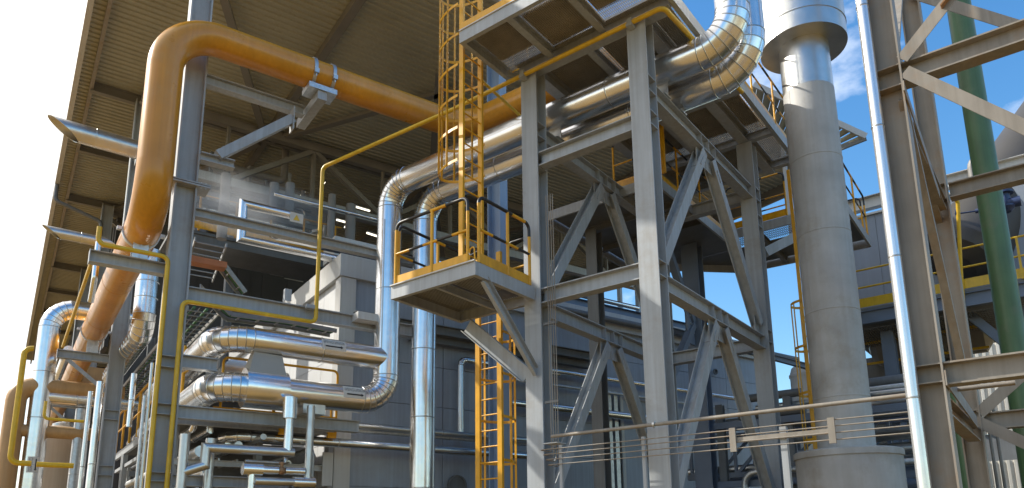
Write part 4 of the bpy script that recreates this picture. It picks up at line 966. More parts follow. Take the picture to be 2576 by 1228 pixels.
sp('silver drain pipe falling from the saddle box and turning left at its foot', [wB(X1, yd, VLZ-.3), wB(X1, yd, ze), wB(X1, Y_(640, 1205), ze)], .075)
zv = Z_(735, 1185)
t = thing('silver_pipe', 'short horizontal silver pipe with a bare bronze valve and a fat tee at the bottom', 'pipe', wB(X1, Y_(690, 1183), zv))
obj('pipe_run', MB().tube([wB(X1, Y_(716, 1184), zv), wB(X1, yd-.08, zv)], .075, 22, seam=.5), SILVER, t)
obj('pipe_run', MB().tube([wB(X1, Y_(612, 1180), zv), wB(X1, Y_(699, 1182), zv)], .078, 22, seam=.35), SILVER, t)
obj('tee', MB().tube([wB(X1, Y_(610, 1180), zv), wB(X1, Y_(659, 1181), zv)], .115, 26).tube([wB(X1, Y_(634, 1180), zv-.05), wB(X1, Y_(634, 1180), 1.0)], .07, 20), SILVER, t)
q = wB(X1, Y_(708, 1183), zv); obj('valve_body', MB().ball(q, .075, 14, 8).lathe(q-bY*.09, bY, [(0, .03), (0, .07), (.02, .07), (.02, .03), (.16, .03), (.16, .07), (.18, .07), (.18, .03)], 12).lathe(q, Z, [(.05, .03), (.12, .03), (.12, .05), (.15, .05)], 10), BRASS, t)
o = obj('silver_collar', MB().lathe(wB(X1, Y_(737, 1213), ze), bY, [(0, .075), (0, .105), (.4, .105), (.4, .075)], 24), SILVER); tag(o, 'wide sleeve round the lowest silver pipe', 'pipe sleeve')
# pipes in the rack behind (x = 14.9), bending away to the left
X2 = 14.9
zc_ = Z_(850, 1114, X2)
sp('bronze toned silver pipe running long to the right with elbow at its left', [wB(X2+4.5, Y_(575, 1095, X2), zc_), wB(X2, Y_(575, 1095, X2), zc_), wB(X2, Y_(1090, 1138, X2)+3.2, zc_)], .10, .4, SILVER, 1.7, True, segs=3)
z1_ = Z_(560, 1037, X2); z2_ = Z_(480, 1078, X2)
sp('S shaped thin silver pipe beneath the yellow kick plate', [wB(X2+3, Y_(488, 1074, X2), z2_), wB(X2, Y_(488, 1074, X2), z2_), wB(X2, Y_(496, 1040, X2), z1_), wB(X2, Y_(700, 1055, X2), z1_)], .06, .16, SILVER)
sp('small silver pipe dropping then running away, right of the S shaped pipe', [wB(X2, Y_(531, 1046, X2), Z_(531, 1046, X2)), wB(X2, Y_(531, 1046, X2), Z_(531, 1082, X2)), wB(X2+4, Y_(531, 1046, X2), Z_(531, 1082, X2))], .075, 0, SILVER)
for k, (px, py, r2) in enumerate(((505, 1135, .11), (560, 1128, .08), (600, 1120, .08))):
    sp(('first', 'second', 'third')[k]+' silver pipe running straight away inside the rack, counted from the near column', [wB(X2, Y_(px, py, X2), Z_(px, py, X2)), wB(X2+9, Y_(px, py, X2), Z_(px, py, X2))], r2)
sp('thin bent pipe looping under the zigzag pipe at the rack front', [wB(X2-.4, Y_(600, 1200, X2), Z_(600, 1165, X2)), wB(X2-.4, Y_(700, 1200, X2), Z_(600, 1165, X2)), wB(X2-.4, Y_(700, 1200, X2), Z_(600, 1150, X2)), wB(X2+2, Y_(700, 1200, X2), Z_(600, 1150, X2))], .04, .12)
sp('thin pipe with a double bend low in front of the pale rack end panel', [wB(X2-.5, Y_(560, 1225, X2), Z_(560, 1215, X2)), wB(X2-.5, Y_(760, 1225, X2), Z_(560, 1215, X2)), wB(X2-.5, Y_(760, 1225, X2), Z_(760, 1135, X2)), wB(X2+1.5, Y_(760, 1225, X2), Z_(760, 1135, X2))], .045, .14)
sp('dull pipe slanting away between the two small silver risers', [wB(X2-.9, Y_(490, 1200, X2), Z_(490, 1195, X2)), wB(X2+6, Y_(490, 1200, X2), Z_(490, 1195, X2))], .07)
sp('small silver pipe stub running away beneath the drop pipe collar', [wB(X2-.6, Y_(640, 1110, X2), Z_(640, 1108, X2)), wB(X2+5, Y_(640, 1110, X2), Z_(640, 1108, X2))], .06)
# rack of steel behind them
rk = thing('pipe_rack', 'grey steel rack carrying stacked pipes and cable trays at bottom centre', 'pipe rack', wB(15.5, 4, 0))
zr = Z_(700, 1160, 15.6)
for i, zc2 in enumerate((1.75, 2.25, 2.75, 3.35)):
    obj('cross_beam', MB().ch(wB(15.6, 2.7, zc2), wB(15.6, Y_(832, 1150, 15.6), zc2), .12, .06), TRIM if i % 2 else GREY, rk)
    obj('cross_beam', MB().ch(wB(18.0, 2.7, zc2), wB(18.0, 6.0, zc2), .12, .06), GREY, rk)
    for k in range(9):
        obj('tray_rail', MB().bar(wB(15.65, 2.9+.36*k, zc2+.09), wB(20, 2.9+.36*k, zc2+.09), .04, .05), GALV if k % 3 else TRIM, rk)
for y in (2.75, 4.4, Y_(832, 1150, 15.6)): obj('upright', MB().bar(wB(15.7, y, 0), wB(15.7, y, 4.2), .12, .14), GREY, rk)
obj('end_panel', MB().box(O0, bX, bY, 15.5, 15.54, Y_(812, 1150, 15.5), Y_(838, 1150, 15.5), Z_(825, 1222, 15.5), Z_(825, 1138, 15.5)), TRIM, rk)
# platform with yellow kick plate behind the vapor pipes
pf = thing('pipe_platform', 'platform behind the two vapor pipes with yellow kick plate and tube rail', 'platform', wB(15.2, 4.5, 4.2))
XP = 14.75
p0, p1 = Y_(536, 1026, XP), Y_(845, 1056, XP); zp = Z_(690, 1048, XP)
obj('toe_board', MB().bar(wB(XP, p0, zp), wB(XP, p1, zp), .012, .2), YEL, pf)
obj('floor', MB().box(O0, bX, bY, XP+.02, XP+3., p0-.8, p1, zp-.17, zp-.12), GREYD, pf)
obj('edge_beam', MB().ch(wB(XP+.02, p0-.8, zp-.22), wB(XP+.02, p1, zp-.22), .16, .08), GREY, pf)
ztop = Z_(800, 928, XP)
obj('top_rail', MB().tube([wB(XP, Y_(556, 1000, XP), zp), wB(XP, Y_(556, 1000, XP), ztop), wB(XP, p1, ztop), wB(XP, p1, zp-.3)], .026, 10, .1, 4), YEL, pf)
obj('post', MB().bar(wB(XP, Y_(690, 1000, XP), zp), wB(XP, Y_(690, 1000, XP), ztop), .05, .05), YEL, pf)
obj('rail_return', MB().tube([wB(XP+.3, p1, zp), wB(XP+.3, p1, ztop-.25), wB(XP+2.6, p1, ztop-.25)], .024, 8, .1, 4), YEL, pf)
for px in (712, 833): obj('rail_foot', MB().box(wB(XP-.02, Y_(px, 1075, XP), zp-.3), bX, bY, -.05, .05, -.09, .09, -.06, .06), YEL, pf)
# ================================================================== RIGHT: STACK / SILENCER
SD = 13.5
sx = dp(2083, 700, SD); SX, SY = cT(sx).x, cT(sx).y
sc0 = wT(SX, SY, 0)
def zS(px, py):
    r = ray(px, py); h = hypot(sx.x, sx.y); return 1.7+r.z/hypot(r.x, r.y)*h
SR = .465
z_b, z_t, z_u, z_ub = zS(2068, 1140), zS(2035, 238), zS(2020, 125), zS(2020, 60)
st = thing('exhaust_stack', 'weathered grey cylindrical stack with shiny top section and wide silencer drum above', 'stack', sc0)
pr = [(0, .86), (z_b-.12, .86), (z_b-.12, .885), (z_b-.02, .885), (z_b, .86)]
obj('base_drum', MB().lathe(sc0, Z, pr, 56), STACKM, st)
pr = []; zc0 = z_b
for k, zz in enumerate((zS(2115, 1005), zS(2100, 790), zS(2080, 595), zS(2060, 410))):
    pr += [(zz-.015-z_b, SR), (zz-.01-z_b, SR+.006), (zz+.01-z_b, SR+.006), (zz+.015-z_b, SR)]
obj('shell', MB().lathe(sc0+Z*z_b, Z, [(0.0, SR+.004)]+pr+[(z_t-z_b, SR)], 56, False), STACKM, st)
zz0 = z_b+.02
for k, zz1 in enumerate((zS(2115, 1005), zS(2100, 790), zS(2080, 595), zS(2060, 410), z_t)):
    an_ = [-2.5, -2.15, -2.45, -2.2, -2.5][k]+.35; dv = tX*cos(an_)+tY*sin(an_)
    obj('plate_seam', MB().bar(sc0+dv*(SR+.001)+Z*(zz0+.02), sc0+dv*(SR+.001)+Z*(zz1-.02), .005, .014, dv.cross(Z)), STACKM, st); zz0 = zz1
obj('neck', MB().lathe(sc0+Z*z_t, Z, [(-.02, SR-.006), (z_u-z_t+.05, SR-.006)], 56, False), SILVER2, st)
obj('neck_seam', MB().bar(sc0+Z*(z_t+.02)-tY*(SR-.004)-tX*.05, sc0+Z*z_u-tY*(SR-.004)-tX*.05, .03, .006, tY), SILVER2, st)
UR = SR*1.72
obj('silencer_drum', MB().lathe(sc0+Z*z_u, Z, [(0, SR+.01), (0.0, UR), (.35, UR), (.352, UR+.012), (.39, UR+.012), (.392, UR), (4.5, UR)], 64), SILVER2, st)
sl = thing('caged_ladder', 'rust toned caged ladder climbing behind the weathered stack', 'ladder', dp(2030, 1100, 15.2), 'caged yellow ladders')
lc = cT(dp(2036, 900, 14.6)); 
ladder(sl, wT(lc.x, lc.y, .05), wT(lc.x, lc.y, 9.2), tY, .42, .3, (2.6, 6.3), -tX*.55+tY*.1, hoop=.9, rad=.26, straps=3)
# ================================================================== RIGHT: WEATHERED FRAME
EX = -1.075; EY1, EY2 = 8.67, 12.25
fr = thing('weathered_frame', 'tall brown grey steel frame on the right with rusty bracing', 'steel frame', wT(EX, 10.4, 0))
for y, x in ((EY1, EX), (EY2, EX-.02)):
    c = obj('column', MB().ib(wT(x, y, .02), wT(x, y, 14), .27, .26, tX, .02, .012), BROWNG, fr)
    for z in (6.95, 6.70, 3.47, 3.28): obj('stiffener', MB().box(wT(x, y, z), tX, tY, -.114, .114, -.126, .126, -.012, 0), BROWNG, c)
zt1, zt2 = ty(2266, 157, EY1-.1).z, ty(2364, 911, EY1-.1).z
zb1, zb2 = ty(2374, 462, EY2-.1).z, ty(2448, 1040, EY2-.1).z
for (y, z) in ((EY1, zt1), (EY1, zt2), (EY2, zb1), (EY2, zb2)):
    obj('beam', MB().ib(wT(EX+.137, y, z-.12), wT(EX+4.5, y, z-.12), .24, .2), BROWNG, fr)
    obj('beam', MB().ib(wT(EX, EY1+.14, z-.36), wT(EX, EY2-.14, z-.36), .2, .16), BROWNG, fr) if y == EY1 else None
def brace(p, q, w, t, m=BROWNG, nm='brace'): return obj(nm, MB().bar(p, q, w, t, Z), m, fr)
YF = EY1-.12
brace(ty(2275, 180, YF), ty(2640, 350, YF), .012, .14)
brace(ty(2268, 150, YF), ty(2395, -12, YF), .012, .14)
obj('brace_end', MB().bar(ty(2368, 22, YF-.01), ty(2420, -44, YF-.01), .016, .15, tY), RUSTY, fr)
brace(tx(2272, 215, EX+.15), tx(2362, 490, EX+.15), .014, .14)
brace(tx(2378, 950, EX+.15), tx(2456, 1062, EX+.15), .014, .16)
brace(tx(2262, 240, EX-.05), tx(2405, 690, EX-.05), .08, .08)
brace(tx(2270, 250, EX+.1), tx(2420, 920, EX+.1), .09, .09)
brace(ty(2462, 1040, EY2-.11), ty(2590, 925, EY2-.11), .014, .16)
brace(ty(2452, 1058, EY2-.11), ty(2600, 1125, EY2-.11), .014, .16)
brace(ty(2285, -20, EY2-.11), ty(2620, 85, EY2-.11), .016, .17)
brace(tx(2250, 130, EX+.0), tx(2262, -30, EX+.0), .1, .05)
# silver white downpipe beside the frame
wx = cT(ty(2246, 614, 8.5)).x
pipe('bright white silver downpipe running down the left edge of the weathered frame', [wT(wx, 8.5, .02), wT(wx, 8.5, 14)], .066, WHITEP, seam=1.63, n=28, name='downpipe', bead=.005)
# green pipe
gq = dp(2508, 614, 13.2); gT = cT(gq)
pipe('thick green vertical pipe behind the right hand frame', [wT(gT.x, gT.y, .02), wT(gT.x, gT.y, 15)], .205, GREEN, n=40, name='green_pipe')
g2 = cT(ty(2405, 1000, 14.5))
pipe('thinner green pipe glimpsed low between the two frame columns', [wT(g2.x, g2.y, .02), wT(g2.x, g2.y, 4.3)], .12, GREEN, n=24, name='green_pipe')
# ================================================================== FAR RIGHT PLANT
D = 19.
def F(px, py, d=D): return dp(px, py, d)
fo = F(2160, 770); fl = cT(fo)
PYF = fl.y; PZ = fo.z-.08
eq = thing('filter_building', 'blue grey clad plant building at right behind a yellow railing', 'building', wT(fl.x+1, PYF+2.5, 0))
zt_ = ty(2150, 552, PYF+1.4).z
mb = MB()
for i in range(5):
    mb.box(O0, tX, tY, fl.x-.9+i*1.3, fl.x+.392+i*1.3, PYF+1.4, PYF+6, PZ+.02, zt_)
obj('wall', mb, FARW, eq)
obj('roof_trim', MB().box(O0, tX, tY, fl.x-.95, fl.x+5.7, PYF+1.33, PYF+6, zt_+.002, zt_+.06), TRIM, eq)
dk = thing('plant_deck', 'elevated deck with bright yellow kick plate and rail in front of the right plant building', 'platform', wT(fl.x+2, PYF+.5, PZ))
obj('deck_plate', MB().box(O0, tX, tY, fl.x-.6, fl.x+9, PYF+.02, PYF+6, PZ-.06, PZ), GREYD, dk)
obj('edge_beam', MB().ib(wT(fl.x-.6, PYF+.1, PZ-.24), wT(fl.x+9, PYF+.1, PZ-.24), .34, .18), BLUEG, dk)
obj('toe_board', MB().bar(wT(fl.x-.6, PYF, PZ+.14), wT(fl.x+9, PYF, PZ+.14), .01, .24), YELP, dk)
for f in (.55, 1.02): obj('rail', MB().tube([wT(fl.x-.6, PYF, PZ+f), wT(fl.x+9, PYF, PZ+f)], .026, 8), YELP, dk)
for k in range(7): obj('post', MB().bar(wT(fl.x+.9+k*1.3, PYF, PZ), wT(fl.x+.9+k*1.3, PYF, PZ+(1.02 if k else 2.1)), .05, .05, tX), YELP, dk)
obj('hoop', MB().tube([wT(fl.x+.9, PYF, PZ+1.0), wT(fl.x+.9, PYF, PZ+2.25), wT(fl.x+1.5, PYF, PZ+2.25), wT(fl.x+1.5, PYF, PZ+1.)], .03, 10, .15, 4), YELP, dk)
for (x, y) in ((fl.x+.45, PYF+.8), (fl.x+3.4, PYF+.8), (fl.x+6, PYF+.8), (fl.x+1.6, PYF+4.8)):
    obj('leg', MB().ib(wT(x, y, 0), wT(x, y, PZ-.42), .3, .3, tY), BLUEG, dk)
for (x0, x1) in ((fl.x+3.4, fl.x+4.6), (fl.x+3.4, fl.x+2.3)):
    obj('knee_brace', MB().bar(wT(x0, PYF+.8, PZ-1.9), wT(x1, PYF+.8, PZ-.42), .2, .2), BLUEG, dk)
obj('soffit', grating(O0, tX, tY, fl.x-.5, fl.x+3, PYF+.2, PYF+2.2, PZ-.5, .06, .2), GRATE, dk)
# dark plant wall and vessel below the deck
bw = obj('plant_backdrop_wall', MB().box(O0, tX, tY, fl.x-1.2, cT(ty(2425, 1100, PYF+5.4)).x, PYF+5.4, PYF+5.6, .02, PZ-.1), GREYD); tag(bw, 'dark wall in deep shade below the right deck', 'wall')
vq = F(2268, 865, 22.)
vs_ = thing('pressure_vessel', 'grey horizontal vessel with yellow bands in the shade under the right deck', 'vessel', vq-Z*.6)
obj('shell', MB().lathe(vq-tX*.9, tX, [(0, .05), (.1, .45), (.3, .6), (3, .6), (3.2, .3)], 32), CREAMD, vs_)
for dz in (.62, .0, -.62): obj('guard_rail', MB().bar(vq-tX*1.0-tY*.7+Z*dz, vq+tX*2.2-tY*.7+Z*dz, .05, .07), YELP, vs_)
for dx in (-1., .2): obj('guard_post', MB().bar(vq+tX*dx-tY*.7-Z*.7, vq+tX*dx-tY*.7+Z*.6, .06, .06), YELP, vs_)
# level dark pipes between stack and frame
for (a, b, d, r, m, lb) in (((2190, 968), (2290, 948), 15.5, .11, GREYD, 'uppermost dark level pipe right of the stack'), ((2190, 985), (2290, 965), 15.2, .07, GALV, 'slim bright edged pipe just under the uppermost dark pipe'), ((2195, 1020), (2290, 1003), 15.8, .1, SILVER2, 'mid level dull silver pipe right of the stack'), ((2205, 1100), (2290, 1083), 15.0, .13, SILVER2, 'lowest silver pipe right of the stack above its base drum'), ((1865, 1008), (2000, 985), 16.5, .09, GREYD, 'dark level pipe left of the stack behind the right tower leg'), ((1870, 1045), (2010, 1030), 16.2, .11, GREYD, 'fat dark pipe with joints left of the stack')):
    p = dp(*a, d); y = cT(p).y; q = ty(*b, y); zz = (p.z+q.z)/2
    e_ = .3 if a[0] > 2100 else .1
    pipe(lb, [wT(cT(p).x-e_, y, zz), wT(cT(q).x+e_*1.2, y, zz)], r, m, n=18, name='level_pipe')
# tangle of dark bars low right: pipe bridge
pb = thing('pipe_bridge', 'dark lattice pipe bridge passing behind the stack low on the right', 'pipe bridge', wT(-2, 17.2, 0))
for y in (16.9, 18.2):
    for z in (3.2, 4.3): obj('chord', MB().bar(wT(-7.5, y, z), wT(-1.5, y, z), .12, .12), BLUEG, pb)
    for k in range(5):
        obj('diagonal', MB().bar(wT(-7.4+1.1*k, y, 3.2), wT(-6.3+1.1*k, y, 4.3), .07, .07), BLUEG, pb)
        obj('web_post', MB().bar(wT(-7.4+1.1*k, y, 3.2), wT(-7.4+1.1*k, y, 4.3), .07, .07), BLUEG, pb)
for x in (-6.9, -3.4): obj('leg', MB().bar(wT(x, 17.5, 0), wT(x, 17.5, 3.2), .2, .2), BLUEG, pb)
for i, (y, z, r) in enumerate(((17.2, 3.36, .1), (17.6, 3.36, .1), (17.3, 4.48, .12), (17.75, 4.46, .09))):
    obj('bridge_pipe', MB().tube([wT(-7.6, y, z), wT(-1.5, y, z)], r, 16), GREYD if i % 2 else SILVER2, pb)
for (x0, z0, x1, zz1) in ((-5.6, 1.2, -4.3, 2.9), (-5.2, 2.4, -3.6, 3.2), (-5.9, 2.0, -4.4, 2.0), (-5.9, 2.55, -4.4, 2.55)):
    obj('strut', MB().bar(wT(x0, 16.7, z0), wT(x1, 16.7, zz1), .09, .12), GREYD, pb)
o = pipe('stubby dark pipe with rounded end low behind the right tower brace', [wT(-4.9, 16.0, 2.35), wT(-3.0, 16.0, 2.5)], .16, GREYD, n=22, name='level_pipe')
lr = thing('dark_pipe_rack', 'low dark rack of level pipes and posts around the stack foot', 'pipe rack', wT(-3, 16.2, 0))
rr = random.Random(3)
for k in range(11):
    z = .9+k*.36+rr.uniform(-.08, .08); y = 15.5+rr.uniform(0, 1.1); r = rr.choice((.05, .07, .1, .13)); xa_ = rr.uniform(-6.4, -4.9); xb_ = rr.uniform(-1.75, -1.5)
    obj('rack_pipe', MB().tube([wT(xa_, y, z), wT(xb_, y, z)] if k % 3 else [wT(xa_, y, z-.8), wT(xa_, y, z), wT(xb_, y, z)], r, 16, .25, 4), rr.choice((GREYD, BLUEG, SILVER2, GALV, GREYD)), lr)
for k in range(4):
    x = -6.2+1.5*k; obj('rack_post', MB().ib(wT(x, 15.9, 0), wT(x, 15.9, 4.7), .16, .16, tY), GREYD, lr)
for z in (1.6, 2.9, 4.2): obj('rack_beam', MB().bar(wT(-6.3, 15.75, z), wT(-1.6, 15.75, z), .08, .14), BLUEG, lr)
for k in range(3): obj('rack_brace', MB().bar(wT(-6.2+1.55*k, 15.7, 1.6), wT(-4.65+1.55*k, 15.7, 2.9), .05, .07), BLUEG, lr)
# white silo left of stack
wq = dp(2022, 960, 24.); s_ = cT(wq)
so = thing('white_silo', 'sunlit white silo with domed top glimpsed between tower leg and stack', 'silo', wT(s_.x, s_.y, 0))
zd = ty(2020, 912, s_.y).z
obj('shell', MB().lathe(wT(s_.x, s_.y, .01), Z, [(0, .42), (zd-.5, .42), (zd-.5, .45), (zd-.42, .45), (zd-.4, .42), (zd-.2, .36), (zd-.05, .2), (zd, .02)], 32), WALLW, so)
obj('guard_rail', MB().tube([wT(s_.x-.6, s_.y-.6, 2.2), wT(s_.x+.8, s_.y-.6, 2.2)], .03, 8).tube([wT(s_.x-.6, s_.y-.6, 1.7), wT(s_.x+.8, s_.y-.6, 1.7)], .03, 8), YELP, so)
# white level girder in the sky gap
g1, g2 = dp(2140, 523, 21), dp(2600, 495, 21)
y = cT(g1).y; zg = g1.z
o = obj('girder', MB().ib(wT(cT(g1).x-.6, y, zg), wT(cT(g1).x+8, y, zg), .36, .24), TRIM); tag(o, 'pale girder crossing the sky gap behind the white downpipe', 'steel beam')
# big grey duct on the far right, sloping
d0, d1 = dp(2425, 640, 19.), dp(2640, 330, 20.5)
bd = thing('sloping_duct', 'big grey sloping duct with a blunt lower end at the right edge', 'duct', d0)
dd = (d1-d0).normalized()
obj('shell', MB().lathe(d0-dd*.7, dd, [(0, .1), (.08, .55), (.3, .9), (.6, 1.02), (7, 1.02)], 48), DARKD, bd)
q = dp(2440, 400, 19.2)
pipe('small grey vent hood rising behind the green pipe', [q-Z*.9, q, q+tX*.5], .1, CREAMD, .25, 5, n=18, name='vent_pipe')
hv = dp(2440, 535, 17.6)
va = thing('hand_wheel_valve', 'dark blue valve with hand wheel pointing left, against the sky', 'valve', hv)
obj('body', MB().lathe(hv+tX*.1, tX, [(0, .05), (.15, .06), (.2, .14), (.5, .16), (.55, .22), (.62, .22), (.62, .12), (.9, .12)], 18).lathe(hv+tX*.7-Z*.2, Z, [(0, .1), (.1, .2), (.14, .2), (.14, .12), (.45, .12), (.45, .2), (.5, .2)], 16), BLUEP, va)
mb = MB(); wh = dp(2405, 538, 17.6); n = 20
for i in range(n):
    a0, a1 = 2*pi*i/n, 2*pi*(i+1)/n
    mb.bar(wh+(tY*cos(a0)+Z*sin(a0))*.115, wh+(tY*cos(a1)+Z*sin(a1))*.115, .022, .022, tX)
for i in range(3):
    a0 = pi*i/3+.3; mb.bar(wh-(tY*cos(a0)+Z*sin(a0))*.11, wh+(tY*cos(a0)+Z*sin(a0))*.11, .014, .014, tX)
obj('hand_wheel', mb, BLUEP, va)
obj('stem', MB().tube([wh-tX*.03, hv+tX*.15], .018, 10), BLUEP, va)
pipe('yellow gas riser with a hooked top beside the second frame column', [dp(2422, 760, 17.5)+Z*.0, dp(2416, 680, 17.5), dp(2408, 500, 17.5), dp(2394, 500, 17.5)], .045, YELP, .12, 4, n=12, name='gas_pipe')
# corrugated bright wall lower right
cw = thing('corrugated_wall', 'sunlit corrugated pale wall with a dark band at the lower right', 'wall', dp(2500, 1100, 33))
wc = cT(dp(2425, 1100, 33.)); mb = MB()
zt3 = ty(2500, 862, wc.y).z
za_, zb_ = ty(2500, 1092, wc.y).z, ty(2500, 1160, wc.y).z
def corr(z0, z1, m, nm):
    mb = MB(); pr = []
    for i in range(44):
        x = wc.x-.3+i*.27; pr += [(x, .0), (x+.09, .0), (x+.12, .09), (x+.22, .09), (x+.25, 0)]
    A = [mb.bm.verts.new(wT(x, wc.y-d, z0)) for x, d in pr]; B = [mb.bm.verts.new(wT(x, wc.y-d, z1)) for x, d in pr]
    for i in range(len(pr)-1): mb.face([A[i], A[i+1], B[i+1], B[i]])
    return obj(nm, mb, m, cw)
corr(za_, zt3, CORR, 'corrugated_sheet'); corr(.02, zb_, CORR, 'corrugated_sheet')
obj('band', MB().box(O0, tX, tY, wc.x-.3, wc.x+11, wc.y+.02, wc.y+.1, zb_, za_), GREYD, cw)
for i, px in enumerate((2455, 2470, 2490, 2508)):
    q = dp(px, 1100, 17.5)
    pipe(('first', 'second', 'third', 'fourth')[i]+' thin upright conduit before the corrugated wall, from the left', [Vector((q.x, q.y, .02)), Vector((q.x, q.y, q.z+.9))], .035, BROWNG, n=10, name='conduit', cat='conduit', group='thin conduits before the corrugated wall')
for (px, py, w_) in ((2425, 1078, .16), (2400, 1195, .2)):
    q = dp(px, py, 12.6); o = obj('small_plate', MB().box(q, tX, tY, -w_, w_*.4, -.02, .02, -.13, .1), SIGNW)
    tag(o, 'small sunlit pale plate between the frame columns, '+('upper one' if py < 1100 else 'lower one'), 'plate')
# ================================================================== FOREGROUND LINES along the tower foot
RY = 9.36
zr_ = (ty(1387, 1098, RY).z+ty(2281, 994, RY).z)/2
xa, xb = cT(ty(1387, 1098, RY)).x, cT(ty(2290, 993, RY)).x+1.
lp = thing('level_pipe', 'pale thin pipe sloping slightly across the foot of the tower and past the stack', 'pipe', wT(xa, RY, zr_))
obj('pipe_run', MB().tube([wT(xa, RY, zr_), wT(xb, RY, zr_)], .027, 14), BROWNG, lp)
obj('clip', ring(wT(-4.62, RY, zr_), tX, .032, .03, .012, 14), GALV, lp)
obj('bracket', MB().box(wT(xa, RY, zr_-.06), tX, tY, -.14, .12, -.03, .22, -.05, -.036), TRIM, lp)
ry = 9.30
rods_y = ((1126, 1104, 1040), (1139, 1117, 1053), (1153, 1131, 1067), (1167, 1146, 1081))
x0 = cT(ty(1400, 1130, ry)).x; x1 = cT(ty(2282, 1050, ry)).x+.3
zrods = [(ty(1417, a, ry).z+ty(1632, b, ry).z)/2 for a, b, c in rods_y]
names = ('topmost', 'second', 'third', 'lowest')
for i, z in enumerate(zrods):
    xu = AX+.16+.045*i+.02
    pts = [wT(xu, 9.93+.0*i, 8.9), wT(xu, 9.93, z), wT(xu+.06, ry, z), wT(x1, ry, z)]
    pipe(names[i]+' of four thin tubing lines crossing the tower foot to the left leg', [wT(xu+.12, 9.63-.0*i, 7.5), wT(xu+.12, 9.63, z+.0), wT(xu+.12, ry, z), wT(x1, ry, z)], .008, BROWNG, .06, 4, n=8, name='tubing_line', cat='tubing')
cl = thing('tubing_clamp', 'small dark clamp bar holding the upright tubing, higher of the two on the left leg', 'clamp', wT(-6.5, 9.65, 5.05)); 
for k, z in enumerate((ty(1385, 812, 9.63).z, ty(1388, 1010, 9.63).z)):
    o = obj('clamp_bar', MB().bar(wT(-6.66, 9.65, z), wT(-6.40, 9.65, z), .05, .04), GREYD, cl if k == 0 else None)
    if k: tag(o, 'small dark clamp bar holding the upright tubing, lower of the two on the left leg', 'clamp')
# instrument posts
def post(px, ytop, label, w=.05, cross=None, d=ry+.035):
    p = ty(px, ytop, d); t = thing('support_post', label, 'post', wT(cT(p).x, d, 0), 'slim posts carrying the tubing lines')
    obj('upright', MB().ang(wT(cT(p).x, d, .02), p, w, w, tY, .006), GREY, t)
    if cross:
        a, b = ty(*cross[0], d-.03), ty(*cross[1], d-.03); b = wT(cT(b).x, d-.03, a.z)
        obj('cross_arm', MB().bar(a, b, .006, .07, Z), BROWNG, t)
        for q in (a, b): obj('end_plate', MB().box(q, tX, tY, -.04, .04, -.04, -.01, -.15, .16), BROWNG, t)
    return t
post(1412, 1119, 'slim angle post carrying the tubing just right of the left tower leg')
post(1620, 1098, 'slim angle post carrying the tubing left of the right tower leg')
post(1975, 1072, 'slim post with a level cross arm and two end plates before the stack', .08, ((1845, 1108), (2093, 1082)))
stm = bpy.data.materials.new('steam'); stm.use_nodes = True; nt = stm.node_tree; nt.nodes.remove(nt.nodes['Principled BSDF'])
pv_ = nt.nodes.new('ShaderNodeVolumePrincipled'); pv_.inputs['Color'].default_value = (.95, .96, 1, 1)
nz = nt.nodes.new('ShaderNodeTexNoise'); nz.inputs['Scale'].default_value = 1.2; nz.inputs['Detail'].default_value = 4
tc = nt.nodes.new('ShaderNodeTexCoord'); nt.links.new(tc.outputs['Object'], nz.inputs['Vector'])
gr = nt.nodes.new('ShaderNodeTexGradient'); gr.gradient_type = 'SPHERICAL'; nt.links.new(tc.outputs['Object'], gr.inputs['Vector'])
mr = nt.nodes.new('ShaderNodeMapRange'); mr.inputs['From Min'].default_value = .35; mr.inputs['From Max'].default_value = .7; nt.links.new(nz.outputs['Fac'], mr.inputs['Value'])
mu = nt.nodes.new('ShaderNodeMath'); mu.operation = 'MULTIPLY'; nt.links.new(mr.outputs['Result'], mu.inputs[0]); nt.links.new(gr.outputs['Fac'], mu.inputs[1])
m2_ = nt.nodes.new('ShaderNodeMath'); m2_.operation = 'MULTIPLY'; m2_.inputs[1].default_value = 3.5; nt.links.new(mu.outputs[0], m2_.inputs[0])
nt.links.new(m2_.outputs[0], pv_.inputs['Density']); nt.links.new(pv_.outputs[0], nt.nodes['Material Output'].inputs['Volume'])
so_ = MB().lathe(Vector((0, 0, 0)), Z, [(-cos(pi*i/10), max(.001, sin(pi*i/10))) for i in range(11)], 20, False)
me = bpy.data.meshes.new('steam'); so_.bm.to_mesh(me); so_.bm.free(); me.materials.append(stm)
ob = bpy.data.objects.new('steam', me); COL.objects.link(ob); ob.location = bx(645, 525, 17.4); ob.scale = (2.2, .8, .9); ob.rotation_euler = (0, 0, atan2(bY.y, bY.x)); ob['kind'] = 'stuff'
# ================================================================== LIGHT, SKY, CAMERA
SUN_AZ, SUN_EL = radians(-77), radians(38)
sd = Vector((sin(SUN_AZ)*cos(SUN_EL), cos(SUN_AZ)*cos(SUN_EL), sin(SUN_EL)))
L = bpy.data.lights.new('sun', 'SUN'); L.energy = 4.2; L.angle = radians(.53); L.color = (1, .95, .85)
lo = bpy.data.objects.new('sun', L); COL.objects.link(lo); lo.rotation_euler = sd.to_track_quat('Z', 'Y').to_euler(); lo.location = sd*80
w = bpy.data.worlds.new('World'); sc.world = w; w.use_nodes = True
nt = w.node_tree; N = nt.nodes; K_ = nt.links; bg = N['Background']
sky = N.new('ShaderNodeTexSky'); sky.sky_type = 'NISHITA'; sky.sun_disc = False; sky.sun_elevation = SUN_EL; sky.sun_rotation = SUN_AZ
sky.air_density = 1.3; sky.dust_density = .6; sky.ozone_density = 3.0
tc = N.new('ShaderNodeTexCoord')
nz = N.new('ShaderNodeTexNoise'); nz.inputs['Scale'].default_value = 3.1; nz.inputs['Detail'].default_value = 9; nz.inputs['Roughness'].default_value = .58
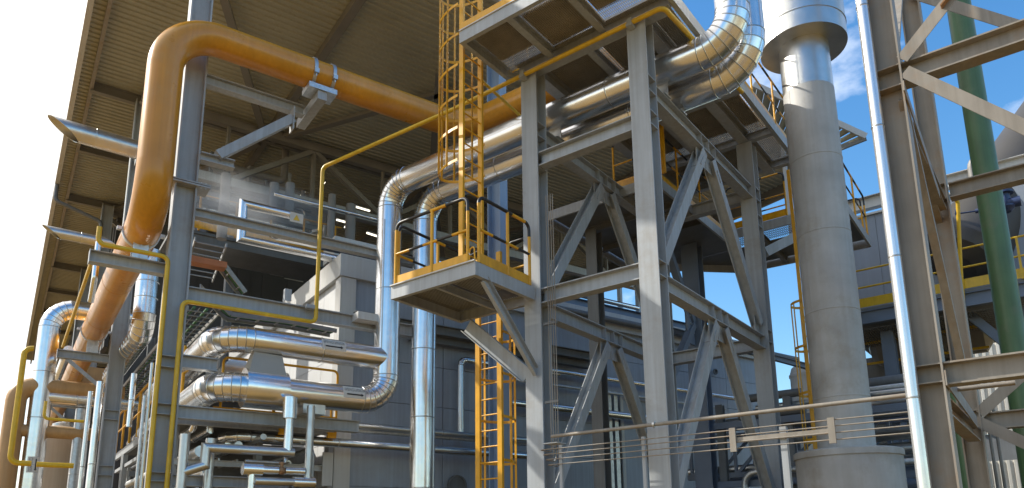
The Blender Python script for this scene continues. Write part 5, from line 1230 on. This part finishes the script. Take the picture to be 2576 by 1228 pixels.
mp = N.new('ShaderNodeMapping'); mp.inputs['Scale'].default_value = (1, 1, 1.9); mp.inputs['Location'].default_value = (.35, .2, .1)
K_.new(tc.outputs['Generated'], mp.inputs['Vector']); K_.new(mp.outputs['Vector'], nz.inputs['Vector'])
cr = N.new('ShaderNodeValToRGB'); cr.color_ramp.elements[0].position = .56; cr.color_ramp.elements[1].position = .74
cr.color_ramp.elements[1].color = (.85, .85, .85, 1)
K_.new(nz.outputs['Fac'], cr.inputs['Fac'])
hs = N.new('ShaderNodeHueSaturation'); hs.inputs['Saturation'].default_value = 1.3; hs.inputs['Value'].default_value = 1.25; K_.new(sky.outputs['Color'], hs.inputs['Color'])
m1 = N.new('ShaderNodeMix'); m1.data_type = 'RGBA'; K_.new(cr.outputs['Color'], m1.inputs[0]); K_.new(hs.outputs['Color'], m1.inputs[6]); m1.inputs[7].default_value = (9.5, 9.6, 9.8, 1)
# bright thin cloud veil round the sun
vd = N.new('ShaderNodeVectorMath'); vd.operation = 'DOT_PRODUCT'; K_.new(tc.outputs['Generated'], vd.inputs[0]); vd.inputs[1].default_value = sd
mr = N.new('ShaderNodeMapRange'); mr.interpolation_type = 'SMOOTHSTEP'; mr.inputs['From Min'].default_value = .48; mr.inputs['From Max'].default_value = .80; K_.new(vd.outputs['Value'], mr.inputs['Value'])
m2 = N.new('ShaderNodeMix'); m2.data_type = 'RGBA'; K_.new(mr.outputs['Result'], m2.inputs[0]); K_.new(m1.outputs[2], m2.inputs[6]); m2.inputs[7].default_value = (7.8, 7.7, 7.5, 1)
K_.new(m2.outputs[2], bg.inputs['Color']); bg.inputs['Strength'].default_value = .13
cam = bpy.data.cameras.new('camera'); co = bpy.data.objects.new('camera', cam); COL.objects.link(co); sc.camera = co
cam.sensor_width = 36; cam.lens = FL/2575*36; cam.shift_y = (PPY-614)/2575; cam.clip_start = .1; cam.clip_end = 2000
M = Matrix((RT, UP, -FW)).transposed().to_4x4(); M.translation = EYE; co.matrix_world = M
sc.view_settings.view_transform = 'Standard'; sc.view_settings.look = 'None'; sc.view_settings.exposure = .5; sc.view_settings.gamma = 1
sc.render.engine = 'CYCLES'; sc.cycles.max_bounces = 8; sc.cycles.diffuse_bounces = 4; sc.cycles.glossy_bounces = 5
